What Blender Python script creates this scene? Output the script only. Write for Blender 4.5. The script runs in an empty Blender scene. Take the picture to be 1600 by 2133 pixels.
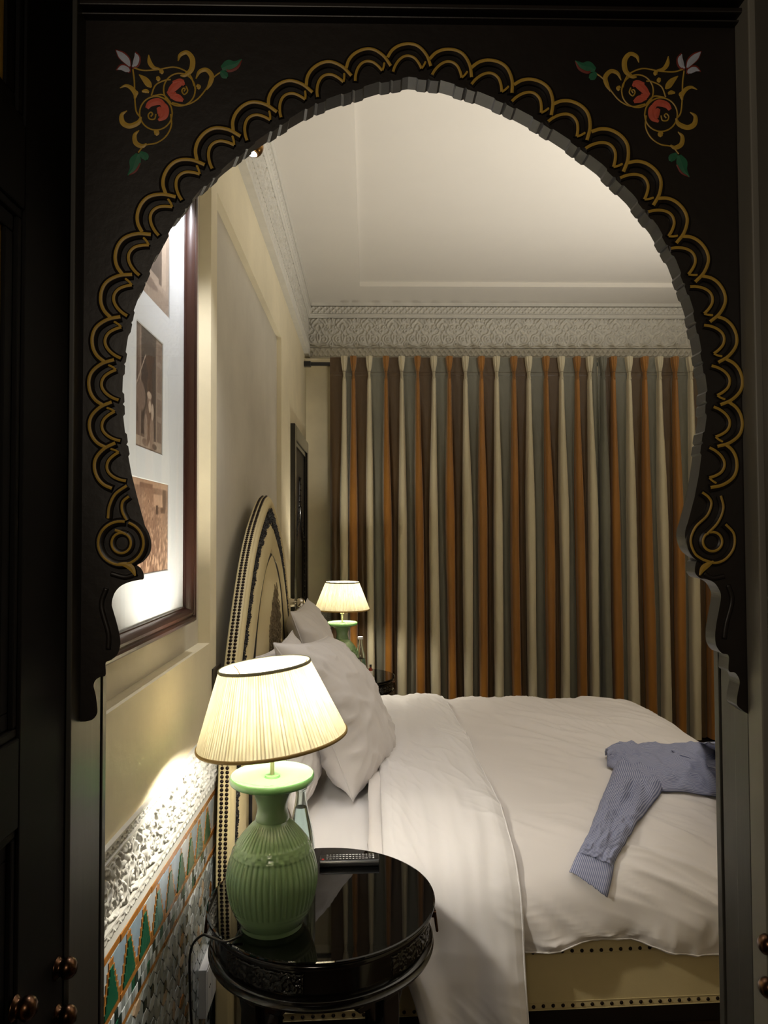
import bpy, bmesh, math, random
import numpy as np
from mathutils import Vector, Matrix
from mathutils.bvhtree import BVHTree

random.seed(7)
rng = np.random.default_rng(7)
SC = bpy.context.scene
COL = SC.collection
PI = math.pi

# ------------------------------------------------------------------ camera
F = 1500.0                                   # focal length in pixels of the 1600 x 2133 frame
cam = bpy.data.cameras.new('camera')
cam_ob = bpy.data.objects.new('camera', cam)
COL.objects.link(cam_ob)
cam.sensor_fit = 'HORIZONTAL'; cam.sensor_width = 36.0; cam.lens = 36.0 * F / 1600.0
cam.clip_start = 0.02
CAM_R = (Matrix.Rotation(math.radians(-1.30), 3, 'Z') @ Matrix.Rotation(math.radians(90 + 1.737), 3, 'X')
         @ Matrix.Rotation(math.radians(-0.25), 3, 'Z'))
CAM_P = Vector((0, 0, 1.5))
cam_ob.matrix_world = Matrix.Translation(CAM_P) @ CAM_R.to_4x4()
SC.camera = cam_ob

# ------------------------------------------------------------------ world and view
SC.view_settings.view_transform = 'Standard'
SC.view_settings.look = 'None'
SC.view_settings.exposure = 0.0
SC.view_settings.gamma = 1.0
SC.view_settings.use_curve_mapping = False
world = bpy.data.worlds.new('world'); SC.world = world
world.use_nodes = True
world.node_tree.nodes['Background'].inputs[0].default_value = (0.02, 0.02, 0.02, 1)
world.node_tree.nodes['Background'].inputs[1].default_value = 0.0

def light(name, kind, loc, power, color, aim=None, **kw):
    l = bpy.data.lights.new(name, kind)
    l.energy = power; l.color = color
    for k, v in kw.items(): setattr(l, k, v)
    o = bpy.data.objects.new(name, l); COL.objects.link(o)
    o.location = loc
    if aim is not None:
        o.rotation_euler = (Vector(aim) - Vector(loc)).to_track_quat('-Z', 'Y').to_euler()
    return o

BULB = 620.0                                 # radiance of the two lamp bulbs
# unseen fill added for the bedroom: ceiling spots and an uplight outside the view
light('downlight', 'SPOT', (0.75, 2.35, 3.2), 20.0, (1.0, 0.96, 0.93), aim=(0.75, 2.5, 0.0), spot_size=math.radians(74), spot_blend=0.8, shadow_soft_size=0.06)
light('downlight', 'SPOT', (1.0, 3.6, 3.2), 14.0, (1.0, 0.96, 0.93), aim=(1.0, 3.5, 0.0), spot_size=math.radians(74), spot_blend=0.8, shadow_soft_size=0.06)
light('uplight', 'SPOT', (2.35, 2.5, 1.2), 350.0, (1.0, 0.955, 0.90), aim=(1.75, 2.9, 3.2), spot_size=math.radians(112), spot_blend=0.9, shadow_soft_size=0.12)
light('downlight', 'SPOT', (0.30, 1.62, 3.2), 12.0, (1.0, 0.95, 0.86), aim=(-0.25, 1.62, 1.0), spot_size=math.radians(60), spot_blend=0.9, shadow_soft_size=0.06)
# unseen fill added in the dark passage so the gilding shows
light('passage_light', 'AREA', (-0.30, -0.55, 1.95), 4.4, (1.0, 0.85, 0.66), aim=(0.1, 0.9, 1.75), shape='DISK', size=0.35)
# picture spotlight is built with its fitting further down

# ------------------------------------------------------------------ helpers
def lin(c):
    return tuple(((v / 255.0) / 12.92 if v / 255.0 <= 0.04045 else ((v / 255.0 + 0.055) / 1.055) ** 2.4) for v in c)

def ray(px, py):
    return CAM_R @ Vector(((px - 800.0) / F, -(py - 1066.5) / F, -1.0))
def at_y(px, py, Y):
    d = ray(px, py); return CAM_P + d * (Y / d.y)
def at_x(px, py, X):
    d = ray(px, py); return CAM_P + d * (X / d.x)
def at_z(px, py, Z):
    d = ray(px, py); return CAM_P + d * ((Z - CAM_P.z) / d.z)

def perlin(x, y, seed=0):
    x = np.asarray(x, float); y = np.asarray(y, float)
    xi = np.floor(x).astype(np.int64); yi = np.floor(y).astype(np.int64)
    xf = x - xi; yf = y - yi
    def g(ix, iy, dx, dy):
        h = (ix * 374761393 + iy * 668265263 + seed * 1442695041) & 0xFFFFFFFF
        h = ((h ^ (h >> 13)) * 1274126177) & 0xFFFFFFFF
        a = (h ^ (h >> 16)) / 4294967296.0 * 2 * PI
        return np.cos(a) * dx + np.sin(a) * dy
    u = xf ** 3 * (xf * (xf * 6 - 15) + 10); v = yf ** 3 * (yf * (yf * 6 - 15) + 10)
    a = g(xi, yi, xf, yf) * (1 - u) + g(xi + 1, yi, xf - 1, yf) * u
    b = g(xi, yi + 1, xf, yf - 1) * (1 - u) + g(xi + 1, yi + 1, xf - 1, yf - 1) * u
    return (a * (1 - v) + b * v) * 1.4

def smooth01(x, a, b):
    t = np.clip((np.asarray(x, float) - a) / (b - a), 0, 1); return t * t * (3 - 2 * t)

def catmull(pts, n):
    p = np.array(pts, float)
    p = np.vstack([2 * p[0] - p[1], p, 2 * p[-1] - p[-2]])
    seg = len(p) - 3
    out = []
    for t in np.linspace(0, seg, n):
        i = min(int(t), seg - 1); f = t - i
        a, b, c, d = p[i:i + 4]
        out.append(0.5 * ((2 * b) + (-a + c) * f + (2 * a - 5 * b + 4 * c - d) * f ** 2 + (-a + 3 * b - 3 * c + d) * f ** 3))
    return np.array(out)

def resample(pts, n):
    p = np.array(pts, float); d = np.r_[0, np.cumsum(np.linalg.norm(np.diff(p, axis=0), axis=1))]
    s = np.linspace(0, d[-1], n)
    return np.stack([np.interp(s, d, p[:, k]) for k in range(p.shape[1])], 1)

# -- materials
def mat(name, c, rough=0.5, metal=0.0, spec=0.5, var=None, bump=None, coat=0.0, sheen=0.0, aniso_stretch=None, c2=None, **kw):
    m = bpy.data.materials.new(name); m.use_nodes = True
    nt = m.node_tree; b = nt.nodes['Principled BSDF']
    col = (*lin(c), 1)
    b.inputs['Base Color'].default_value = col
    b.inputs['Roughness'].default_value = rough
    b.inputs['Metallic'].default_value = metal
    b.inputs['Specular IOR Level'].default_value = spec
    b.inputs['Coat Weight'].default_value = coat
    b.inputs['Sheen Weight'].default_value = sheen
    tc = mp = None
    if var or bump:
        tc = nt.nodes.new('ShaderNodeTexCoord'); mp = nt.nodes.new('ShaderNodeMapping')
        nt.links.new(tc.outputs['Object'], mp.inputs['Vector'])
        if aniso_stretch: mp.inputs['Scale'].default_value = aniso_stretch
    if var:
        scale, amt = var
        nz = nt.nodes.new('ShaderNodeTexNoise'); nz.inputs['Scale'].default_value = scale
        nz.inputs['Detail'].default_value = 5; nz.inputs['Roughness'].default_value = 0.6
        nt.links.new(mp.outputs[0], nz.inputs['Vector'])
        rp = nt.nodes.new('ShaderNodeValToRGB')
        rp.color_ramp.elements[0].position = 0.3; rp.color_ramp.elements[1].position = 0.7
        dk = tuple(v * (1 - amt) for v in col[:3]) if c2 is None else lin(c2)
        rp.color_ramp.elements[0].color = (*dk, 1); rp.color_ramp.elements[1].color = col
        nt.links.new(nz.outputs['Fac'], rp.inputs['Fac'])
        nt.links.new(rp.outputs['Color'], b.inputs['Base Color'])
    if bump:
        scale, st = bump
        nz = nt.nodes.new('ShaderNodeTexNoise'); nz.inputs['Scale'].default_value = scale
        nz.inputs['Detail'].default_value = 4
        nt.links.new(mp.outputs[0], nz.inputs['Vector'])
        bp = nt.nodes.new('ShaderNodeBump'); bp.inputs['Strength'].default_value = st; bp.inputs['Distance'].default_value = 0.01
        nt.links.new(nz.outputs['Fac'], bp.inputs['Height'])
        nt.links.new(bp.outputs['Normal'], b.inputs['Normal'])
    for k, v in kw.items():
        b.inputs[k.replace('_', ' ')].default_value = v
    return m

def emit(name, c, strength):
    m = bpy.data.materials.new(name); m.use_nodes = True
    nt = m.node_tree; nt.nodes.clear()
    e = nt.nodes.new('ShaderNodeEmission'); o = nt.nodes.new('ShaderNodeOutputMaterial')
    e.inputs[0].default_value = (*lin(c), 1); e.inputs[1].default_value = strength
    nt.links.new(e.outputs[0], o.inputs[0]); return m

def vertex_print(name, rough=0.5):
    m = bpy.data.materials.new(name); m.use_nodes = True
    nt = m.node_tree; b = nt.nodes['Principled BSDF']
    a = nt.nodes.new('ShaderNodeVertexColor'); a.layer_name = 'print'
    nt.links.new(a.outputs[0], b.inputs['Base Color']); b.inputs['Roughness'].default_value = rough
    return m

# -- objects
ROOT_LOC = {}
def thing(name, label, cat, loc=(0, 0, 0), group=None, kind=None):
    o = bpy.data.objects.new(name, None); COL.objects.link(o)
    o.empty_display_size = 0.05
    o.location = loc; ROOT_LOC[o.name] = Vector(loc)
    if label: o['label'] = label
    if cat: o['category'] = cat
    if group: o['group'] = group
    if kind: o['kind'] = kind
    return o

def tag(o, label=None, cat=None, group=None, kind=None):
    if label: o['label'] = label
    if cat: o['category'] = cat
    if group: o['group'] = group
    if kind: o['kind'] = kind
    return o

def link(name, me, parent=None, kind=None, label=None):
    o = bpy.data.objects.new(name, me); COL.objects.link(o)
    if parent is not None:
        o.parent = parent
        if parent.name in ROOT_LOC:
            o.matrix_parent_inverse = Matrix.Translation(-ROOT_LOC[parent.name])
    if kind: o['kind'] = kind
    if label: o['label'] = label
    return o

def to_mesh(name, verts, faces, mats=None, smooth=False, midx=None, autosmooth=None):
    me = bpy.data.meshes.new(name)
    me.from_pydata([tuple(map(float, v)) for v in verts], [], [tuple(map(int, f)) for f in faces])
    if mats is not None:
        for m in (mats if isinstance(mats, (list, tuple)) else [mats]): me.materials.append(m)
    if midx is not None: me.polygons.foreach_set('material_index', np.asarray(midx, np.int32))
    if smooth: me.polygons.foreach_set('use_smooth', np.ones(len(me.polygons), bool))
    me.update()
    if autosmooth: me.set_sharp_from_angle(angle=math.radians(autosmooth))
    return me

def grid_faces(n, m, wrap_i=False, wrap_j=False):
    ii = np.arange(n if wrap_i else n - 1); jj = np.arange(m if wrap_j else m - 1)
    I, J = np.meshgrid(ii, jj, indexing='ij')
    I2 = (I + 1) % n; J2 = (J + 1) % m
    return np.stack([I * m + J, I2 * m + J, I2 * m + J2, I * m + J2], -1).reshape(-1, 4)

def grid_mesh(name, P, mats, smooth=True, midx=None, wrap_i=False, wrap_j=False, flip=False):
    n, m = P.shape[:2]
    fc = grid_faces(n, m, wrap_i, wrap_j)
    if flip: fc = fc[:, ::-1]
    me = bpy.data.meshes.new(name)
    nv = n * m; nf = len(fc)
    me.vertices.add(nv); me.vertices.foreach_set('co', np.ascontiguousarray(P.reshape(-1, 3), np.float32).ravel())
    me.loops.add(nf * 4); me.loops.foreach_set('vertex_index', np.ascontiguousarray(fc, np.int32).ravel())
    me.polygons.add(nf)
    me.polygons.foreach_set('loop_start', np.arange(0, nf * 4, 4, dtype=np.int32))
    me.polygons.foreach_set('loop_total', np.full(nf, 4, np.int32))
    for mt in (mats if isinstance(mats, (list, tuple)) else [mats]): me.materials.append(mt)
    if midx is not None: me.polygons.foreach_set('material_index', np.asarray(midx, np.int32).ravel())
    if smooth: me.polygons.foreach_set('use_smooth', np.ones(nf, bool))
    me.update(calc_edges=True)
    return me

class MB:
    """collects simple solids into one mesh"""
    def __init__(s): s.v = []; s.f = []; s.sm = []
    def add(s, verts, faces, M=None):
        o = len(s.v)
        s.v += [tuple(M @ Vector(v)) if M is not None else tuple(v) for v in verts]
        s.f += [tuple(i + o for i in f) for f in faces]
        return s
    def box(s, x0, x1, y0, y1, z0, z1, M=None):
        v = [(x0, y0, z0), (x1, y0, z0), (x1, y1, z0), (x0, y1, z0), (x0, y0, z1), (x1, y0, z1), (x1, y1, z1), (x0, y1, z1)]
        return s.add(v, [(0, 3, 2, 1), (4, 5, 6, 7), (0, 1, 5, 4), (1, 2, 6, 5), (2, 3, 7, 6), (3, 0, 4, 7)], M)
    def lathe(s, prof, n=32, c=(0, 0), a0=0, a1=2 * PI, M=None):
        full = abs(a1 - a0 - 2 * PI) < 1e-6
        k = n if full else n + 1
        v = [(c[0] + r * math.cos(a0 + (a1 - a0) * i / n), c[1] + r * math.sin(a0 + (a1 - a0) * i / n), z) for r, z in prof for i in range(k)]
        f = []
        for j in range(len(prof) - 1):
            for i in range(n):
                i2 = (i + 1) % k if full else i + 1
                f.append((j * k + i, j * k + i2, (j + 1) * k + i2, (j + 1) * k + i))
        return s.add(v, f, M)
    def tube(s, pts, r, n=8, cap=True):
        p = [Vector(q) for q in pts]; rr = r if hasattr(r, '__len__') else [r] * len(p)
        v = []; f = []
        up = Vector((0, 0, 1))
        t0 = (p[1] - p[0]).normalized()
        a = t0.cross(up)
        if a.length < 1e-3: a = t0.cross(Vector((1, 0, 0)))
        a.normalize()
        for i, q in enumerate(p):
            t = (p[min(i + 1, len(p) - 1)] - p[max(i - 1, 0)]).normalized()
            a = (a - t * a.dot(t)).normalized(); b = t.cross(a)
            for k in range(n):
                w = 2 * PI * k / n
                v.append(q + (a * math.cos(w) + b * math.sin(w)) * rr[i])
        for i in range(len(p) - 1):
            for k in range(n):
                k2 = (k + 1) % n
                f.append((i * n + k, i * n + k2, (i + 1) * n + k2, (i + 1) * n + k))
        if cap:
            f.append(tuple(range(n - 1, -1, -1))); f.append(tuple(range((len(p) - 1) * n, len(p) * n)))
        return s.add(v, f)
    def prism(s, poly, axis_pts):
        """poly: list of 2-D points, axis_pts(p, k) -> 3-D point for layer k = 0, 1"""
        n = len(poly)
        v = [axis_pts(p, 0) for p in poly] + [axis_pts(p, 1) for p in poly]
        f = [tuple(range(n)), tuple(range(2 * n - 1, n - 1, -1))]
        f += [(i, i + n, (i + 1) % n + n, (i + 1) % n) for i in range(n)]
        return s.add(v, f)
    def mesh(s, name, m, smooth=False, autosmooth=None, fix=True):
        me = to_mesh(name, s.v, s.f, m)
        if fix:
            bm = bmesh.new(); bm.from_mesh(me)
            bmesh.ops.recalc_face_normals(bm, faces=bm.faces); bm.to_mesh(me); bm.free()
        if smooth or autosmooth:
            me.polygons.foreach_set('use_smooth', np.ones(len(me.polygons), bool))
            if autosmooth: me.set_sharp_from_angle(angle=math.radians(autosmooth))
        return me
    def build(s, name, m, parent=None, kind=None, label=None, **kw):
        return link(name, s.mesh(name, m, **kw), parent, kind, label)

def bevel(o, w=0.003, seg=2):
    b = o.modifiers.new('bevel', 'BEVEL'); b.width = w; b.segments = seg; b.limit_method = 'ANGLE'; b.angle_limit = math.radians(35)
    return o

def copy_tree(root, loc, label, group=None):
    r = root.copy(); COL.objects.link(r); r.location = loc; r['label'] = label
    if group: r['group'] = group
    ROOT_LOC[r.name] = ROOT_LOC[root.name]
    for ch in list(root.children):
        c = ch.copy(); COL.objects.link(c); c.parent = r
        for g in list(ch.children):
            d = g.copy(); COL.objects.link(d); d.parent = c
    return r

def ribbon(pts, widths, conv, y0=0.0, n=None):
    """flat painted stroke: pts in 2-D, widths per point; returns verts, faces (closed thin slab is not needed: 0.5 mm relief)"""
    k = n or max(8, 5 * len(pts))
    q = catmull([(*p, w) for p, w in zip(pts, widths)], k)
    P = q[:, :2]; W = np.maximum(q[:, 2], 0.15)
    T = np.gradient(P, axis=0); T /= np.linalg.norm(T, axis=1)[:, None] + 1e-9
    N = np.stack([-T[:, 1], T[:, 0]], 1)
    L = P + N * W[:, None] / 2; R = P - N * W[:, None] / 2
    v = [conv(a, 0) for a in L] + [conv(a, 1) for a in P] + [conv(a, 0) for a in R]
    f = []
    for i in range(k - 1):
        f.append((i, i + 1, k + i + 1, k + i)); f.append((k + i, k + i + 1, 2 * k + i + 1, 2 * k + i))
    return v, f

# ------------------------------------------------------------------ materials
M = {}
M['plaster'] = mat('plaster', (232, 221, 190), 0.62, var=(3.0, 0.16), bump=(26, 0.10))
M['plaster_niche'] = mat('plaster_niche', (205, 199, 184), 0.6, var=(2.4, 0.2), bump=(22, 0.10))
M['ceiling'] = mat('ceiling_paint', (214, 208, 196), 0.8, var=(1.2, 0.05))
M['stucco'] = mat('carved_stucco', (206, 202, 190), 0.75, var=(20, 0.10))
M['stucco_white'] = mat('carved_white_stucco', (206, 205, 199), 0.75, var=(30, 0.06))
M['black_wood'] = mat('black_wood', (34, 28, 24), 0.42, var=(7, 0.35), bump=(60, 0.05))
M['jamb_wood'] = mat('jamb_wood', (66, 64, 59), 0.38, var=(6, 0.2), bump=(40, 0.04), aniso_stretch=(1, 1, 0.1))
M['leaf_wood'] = mat('leaf_wood', (15, 13, 12), 0.7, spec=0.12, var=(6, 0.3))  # left door leaf, its shade put into the colour
M['leaf_wood_grey'] = mat('leaf_wood_grey', (104, 100, 92), 0.5, var=(6, 0.25))  # right leaf of the same doors, room light painted into its tone
M['casing'] = mat('grey_casing', (132, 128, 118), 0.5, var=(6, 0.2), aniso_stretch=(1, 1, 0.15))  # right jamb front, lightened in colour to stand in for light on it
M['lip_wood'] = mat('lip_wood', (46, 46, 46), 0.4, var=(20, 0.25))
M['dark_room'] = mat('passage_paint', (40, 34, 30), 0.8)
M['gilt'] = mat('gilt_paint', (196, 158, 62), 0.5, var=(60, 0.25))
M['coral'] = mat('coral_paint', (214, 96, 74), 0.6, var=(70, 0.2))
M['green_paint'] = mat('green_paint', (42, 108, 78), 0.6, var=(70, 0.2))
M['pale_paint'] = mat('pale_paint', (186, 190, 204), 0.6, var=(70, 0.15))
M['maroon_paint'] = mat('maroon_paint', (118, 40, 28), 0.6)
M['brass'] = mat('aged_brass', (150, 112, 62), 0.25, 1.0)
M['bronze'] = mat('dark_bronze', (92, 66, 48), 0.28, 1.0)
M['chrome'] = mat('chrome', (205, 200, 190), 0.12, 1.0)
M['floor'] = mat('floor_wood', (58, 40, 26), 0.45, var=(8, 0.35), aniso_stretch=(1, 0.1, 1))
M['mahogany'] = mat('mahogany', (54, 28, 20), 0.32, var=(14, 0.45), bump=(50, 0.05), aniso_stretch=(1, 1, 0.06), coat=0.3)
M['mahogany_h'] = mat('mahogany_rail', (54, 29, 21), 0.34, var=(14, 0.45), bump=(50, 0.05), aniso_stretch=(1, 0.06, 1), coat=0.3)
M['mat_board'] = mat('mat_board', (222, 226, 228), 0.85)
M['print'] = vertex_print('photo_print', 0.45)
M['ceramic'] = mat('green_ceramic', (116, 145, 104), 0.22, var=(9, 0.12), coat=0.4)
M['ceramic_in'] = mat('pale_green_ceramic', (98, 144, 92), 0.2, coat=0.4)
M['shade_trim'] = mat('shade_trim', (160, 132, 78), 0.7)
M['shade_trim2'] = mat('shade_trim_grey', (128, 124, 98), 0.7)
M['lacquer'] = mat('black_lacquer', (14, 12, 11), 0.16, spec=0.5, coat=0.2)
M['black_glass'] = mat('black_glass', (6, 6, 6), 0.02, spec=0.5)
M['leather'] = mat('cream_leather', (214, 198, 152), 0.45, var=(5, 0.1), bump=(220, 0.05))
M['nail'] = mat('nail_head', (46, 36, 32), 0.28, 0.85)
M['braid'] = mat('dark_braid', (24, 22, 24), 0.35, 0.2)
M['motif'] = mat('motif_thread', (128, 112, 84), 0.8, var=(90, 0.5))
M['linen'] = mat('white_linen', (222, 217, 215), 0.75, bump=(14, 0.06), sheen=0.15)
M['sheet'] = mat('white_sheet', (228, 225, 225), 0.75, bump=(14, 0.06), sheen=0.15)
M['pillow'] = mat('pillow_cotton', (222, 217, 215), 0.75, bump=(10, 0.06), sheen=0.15)
M['black_plastic'] = mat('black_plastic', (20, 20, 21), 0.3)
M['white_plastic'] = mat('white_plastic', (214, 214, 216), 0.4)
M['red'] = mat('red_rubber', (190, 50, 48), 0.5)
M['key_print'] = mat('key_print', (190, 190, 190), 0.5)
M['socket'] = mat('dark_switch', (52, 46, 42), 0.35)

def glass(name, c=(255, 255, 255), rough=0.0, ior=1.45):
    m = mat(name, c, rough); b = m.node_tree.nodes['Principled BSDF']
    b.inputs['Transmission Weight'].default_value = 1.0; b.inputs['IOR'].default_value = ior
    return m
M['glass'] = glass('clear_glass', (240, 248, 246))
M['water'] = glass('water', (226, 240, 240), ior=1.33)

def thin_glass(name):
    m = bpy.data.materials.new(name); m.use_nodes = True; nt = m.node_tree; nt.nodes.clear()
    o = nt.nodes.new('ShaderNodeOutputMaterial'); mx = nt.nodes.new('ShaderNodeMixShader')
    t = nt.nodes.new('ShaderNodeBsdfTransparent'); g = nt.nodes.new('ShaderNodeBsdfGlossy'); lw = nt.nodes.new('ShaderNodeLayerWeight')
    g.inputs['Roughness'].default_value = 0.02; lw.inputs['Blend'].default_value = 0.5
    pw = nt.nodes.new('ShaderNodeMath'); pw.operation = 'POWER'; pw.inputs[1].default_value = 5.0
    sc_ = nt.nodes.new('ShaderNodeMath'); sc_.operation = 'MULTIPLY_ADD'; sc_.inputs[1].default_value = 0.55; sc_.inputs[2].default_value = 0.02
    nt.links.new(lw.outputs['Facing'], pw.inputs[0]); nt.links.new(pw.outputs[0], sc_.inputs[0])
    nt.links.new(sc_.outputs[0], mx.inputs[0]); nt.links.new(t.outputs[0], mx.inputs[1]); nt.links.new(g.outputs[0], mx.inputs[2])
    nt.links.new(mx.outputs[0], o.inputs[0]); return m
M['pane'] = thin_glass('picture_glass')

def shade_mat():
    m = bpy.data.materials.new('pleated_shade'); m.use_nodes = True; nt = m.node_tree; nt.nodes.clear()
    o = nt.nodes.new('ShaderNodeOutputMaterial'); mx = nt.nodes.new('ShaderNodeMixShader')
    d = nt.nodes.new('ShaderNodeBsdfDiffuse'); t = nt.nodes.new('ShaderNodeBsdfTranslucent')
    tc = nt.nodes.new('ShaderNodeTexCoord'); mp = nt.nodes.new('ShaderNodeMapping'); mp.inputs['Scale'].default_value = (60, 60, 2)
    nz = nt.nodes.new('ShaderNodeTexNoise'); nz.inputs['Scale'].default_value = 2.0
    rp = nt.nodes.new('ShaderNodeValToRGB'); rp.color_ramp.elements[0].position = 0.25; rp.color_ramp.elements[1].position = 0.62
    rp.color_ramp.elements[0].color = (*lin((106, 99, 76)), 1); rp.color_ramp.elements[1].color = (*lin((125, 119, 99)), 1)
    nt.links.new(tc.outputs['Object'], mp.inputs[0]); nt.links.new(mp.outputs[0], nz.inputs['Vector']); nt.links.new(nz.outputs['Fac'], rp.inputs[0])
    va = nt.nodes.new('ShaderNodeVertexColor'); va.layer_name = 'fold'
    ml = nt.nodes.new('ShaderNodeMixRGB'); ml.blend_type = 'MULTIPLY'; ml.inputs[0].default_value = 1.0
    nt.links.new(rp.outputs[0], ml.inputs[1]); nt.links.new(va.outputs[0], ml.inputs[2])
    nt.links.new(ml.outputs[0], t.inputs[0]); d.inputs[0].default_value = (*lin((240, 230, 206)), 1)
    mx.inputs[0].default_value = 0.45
    nt.links.new(d.outputs[0], mx.inputs[1]); nt.links.new(t.outputs[0], mx.inputs[2]); nt.links.new(mx.outputs[0], o.inputs[0])
    return m
M['shade'] = shade_mat()
M['bulb'] = emit('bulb_glow', (255, 247, 230), BULB)

def silk(name, c, dark):
    m = mat(name, c, 0.42, var=(5, dark), bump=(16, 0.12), sheen=0.25, aniso_stretch=(2.2, 1, 0.35))
    return m
M['silk_brown'] = silk('silk_brown', (80, 58, 28), 0.3)
M['silk_orange'] = silk('silk_orange', (150, 98, 26), 0.25)
M['silk_silver'] = silk('silk_silver', (196, 186, 156), 0.15)
M['silk_sage'] = silk('silk_sage', (110, 109, 95), 0.2)

# ------------------------------------------------------------------ the room
WL = -0.46          # left wall face
WB = 5.40           # back wall face
WR = 3.20
ZC = 3.235          # ceiling
YF = 0.985          # bedroom side of the doorway wall

def stepped_wall(name, ys, zs, depth, face_x, m, mats_idx=None, kind='structure'):
    """left wall: rectangular cells, each at its own recess depth behind face_x, with reveals between them"""
    v = []; f = []; mi = []
    def q(a, b, c, d, k=0):
        o = len(v); v.extend([a, b, c, d]); f.append((o, o + 1, o + 2, o + 3)); mi.append(k)
    ny, nz = len(ys) - 1, len(zs) - 1
    for i in range(ny):
        for j in range(nz):
            x = face_x - depth[i][j]
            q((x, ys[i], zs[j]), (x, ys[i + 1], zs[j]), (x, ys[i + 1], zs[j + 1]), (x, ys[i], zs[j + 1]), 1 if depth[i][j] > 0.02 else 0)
            if i + 1 < ny and depth[i + 1][j] != depth[i][j]:
                x2 = face_x - depth[i + 1][j]; y = ys[i + 1]
                q((x, y, zs[j]), (x2, y, zs[j]), (x2, y, zs[j + 1]), (x, y, zs[j + 1]))
            if j + 1 < nz and depth[i][j + 1] != depth[i][j]:
                x2 = face_x - depth[i][j + 1]; z = zs[j + 1]
                q((x, ys[i], z), (x, ys[i + 1], z), (x2, ys[i + 1], z), (x2, ys[i], z))
    # body behind
    X = face_x - 0.25
    for a, b, c, d in (((X, ys[0], zs[0]), (X, ys[-1], zs[0]), (X, ys[-1], zs[-1]), (X, ys[0], zs[-1])),
                       ((X, ys[0], zs[0]), (face_x, ys[0], zs[0]), (face_x, ys[0], zs[-1]), (X, ys[0], zs[-1])),
                       ((X, ys[-1], zs[0]), (face_x, ys[-1], zs[0]), (face_x, ys[-1], zs[-1]), (X, ys[-1], zs[-1]))):
        q(a, b, c, d)
    return link(name, to_mesh(name, v, f, m, midx=mi), None, kind)

N1, N2 = 0.035, 0.025
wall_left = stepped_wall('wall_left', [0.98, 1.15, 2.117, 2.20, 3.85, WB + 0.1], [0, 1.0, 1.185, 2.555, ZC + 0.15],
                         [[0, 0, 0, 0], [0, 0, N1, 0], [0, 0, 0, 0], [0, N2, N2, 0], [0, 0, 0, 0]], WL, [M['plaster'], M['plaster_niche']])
wall_back = MB().box(WL - 0.25, WR + 0.25, WB, WB + 0.2, 0, ZC + 0.15).build('wall_back', M['plaster'], kind='structure')
wall_right = MB().box(WR, WR + 0.2, 0.98, WB, 0, ZC + 0.15).build('wall_right', M['plaster'], kind='structure')
floor = MB().box(-2.2, 4.0, -2.2, WB + 0.2, -0.1, 0.0).build('floor', M['floor'], kind='structure')

# ceiling with a shallow sunk tray
def ceiling():
    b = MB()
    tx0, ty1 = -0.05, 5.0
    x0, x1, y0, y1 = WL - 0.25, WR + 0.2, YF - 0.05, WB + 0.2
    b.box(x0, tx0, y0, y1, ZC, ZC + 0.2)
    b.box(tx0, x1, ty1, y1, ZC, ZC + 0.2)
    b.box(tx0, 2.75, y0, 1.45, ZC, ZC + 0.2)
    b.box(2.75, x1, y0, ty1, ZC, ZC + 0.2)
    b.box(tx0, 2.75, 1.45, ty1, ZC + 0.03, ZC + 0.2)
    return b.build('ceiling', M['ceiling'], kind='structure', fix=False)
ceiling()

# dark passage around the camera, and the wall that holds the doorway
OPX0, OPX1 = -0.353, 0.475                  # doorway opening
ZT = 2.30
b = MB()
b.box(-2.0, OPX0 - 0.06, 0.86, YF, 0, ZC + 0.1)
b.box(OPX1 + 0.06, 3.4, 0.86, YF, 0, ZC + 0.1)
b.box(OPX0 - 0.06, OPX1 + 0.06, 0.86, YF, ZT, ZC + 0.1)
wf = b.build('wall_front', M['dark_room'], kind='structure', fix=False)
b = MB()
b.box(WL - 0.02, OPX0 - 0.06, YF, YF + 0.006, 0, ZC); b.box(OPX1 + 0.06, WR, YF, YF + 0.006, 0, ZC); b.box(OPX0 - 0.06, OPX1 + 0.06, YF, YF + 0.006, ZT, ZC)
b.build('plaster_lining', M['plaster'], wf, fix=False)
b = MB()
b.box(-1.3, -1.2, -1.9, 0.86, 0, 2.7); b.box(1.3, 1.4, -1.9, 0.86, 0, 2.7)
b.box(-1.3, 1.4, -2.0, -1.9, 0, 2.7)
b.build('wall_passage', M['dark_room'], kind='structure', fix=False)
MB().box(-1.3, 1.4, -2.0, 0.86, 2.7, 2.8).build('ceiling_passage', M['dark_room'], kind='structure')

# ------------------------------------------------------------------ carved stucco (real relief)
def polyline_field(curves, nx, ny, aspect, wrap=True):
    """distance of every point of a repeating tile to a set of curves (tile is 1 wide, aspect high)"""
    gx, gy = np.meshgrid((np.arange(nx) + 0.5) / nx, (np.arange(ny) + 0.5) / ny * aspect, indexing='ij')
    D = np.full(gx.shape, 9.0)
    pts = np.concatenate([resample(catmull(c, 12 * len(c)), 60 + 8 * len(c)) for c in curves])
    for sh in ((-1, 0, 1) if wrap else (0,)):
        for k in range(0, len(pts), 400):
            p = pts[k:k + 400]
            d = np.sqrt((gx[..., None] - p[:, 0] - sh) ** 2 + (gy[..., None] - p[:, 1] * aspect) ** 2).min(-1)
            D = np.minimum(D, d)
    return D

def spiral(cx, cy, r, turns, a0, sgn=1, ar=1.0):
    return [(cx + r * (1 - t) ** 0.8 * math.cos(a0 + sgn * 2 * PI * turns * t), cy + r * (1 - t) ** 0.8 * math.sin(a0 + sgn * 2 * PI * turns * t) * ar) for t in np.linspace(0, 0.93, 14)]
def mir(c): return [(1 - x, y) for x, y in c]

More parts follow.
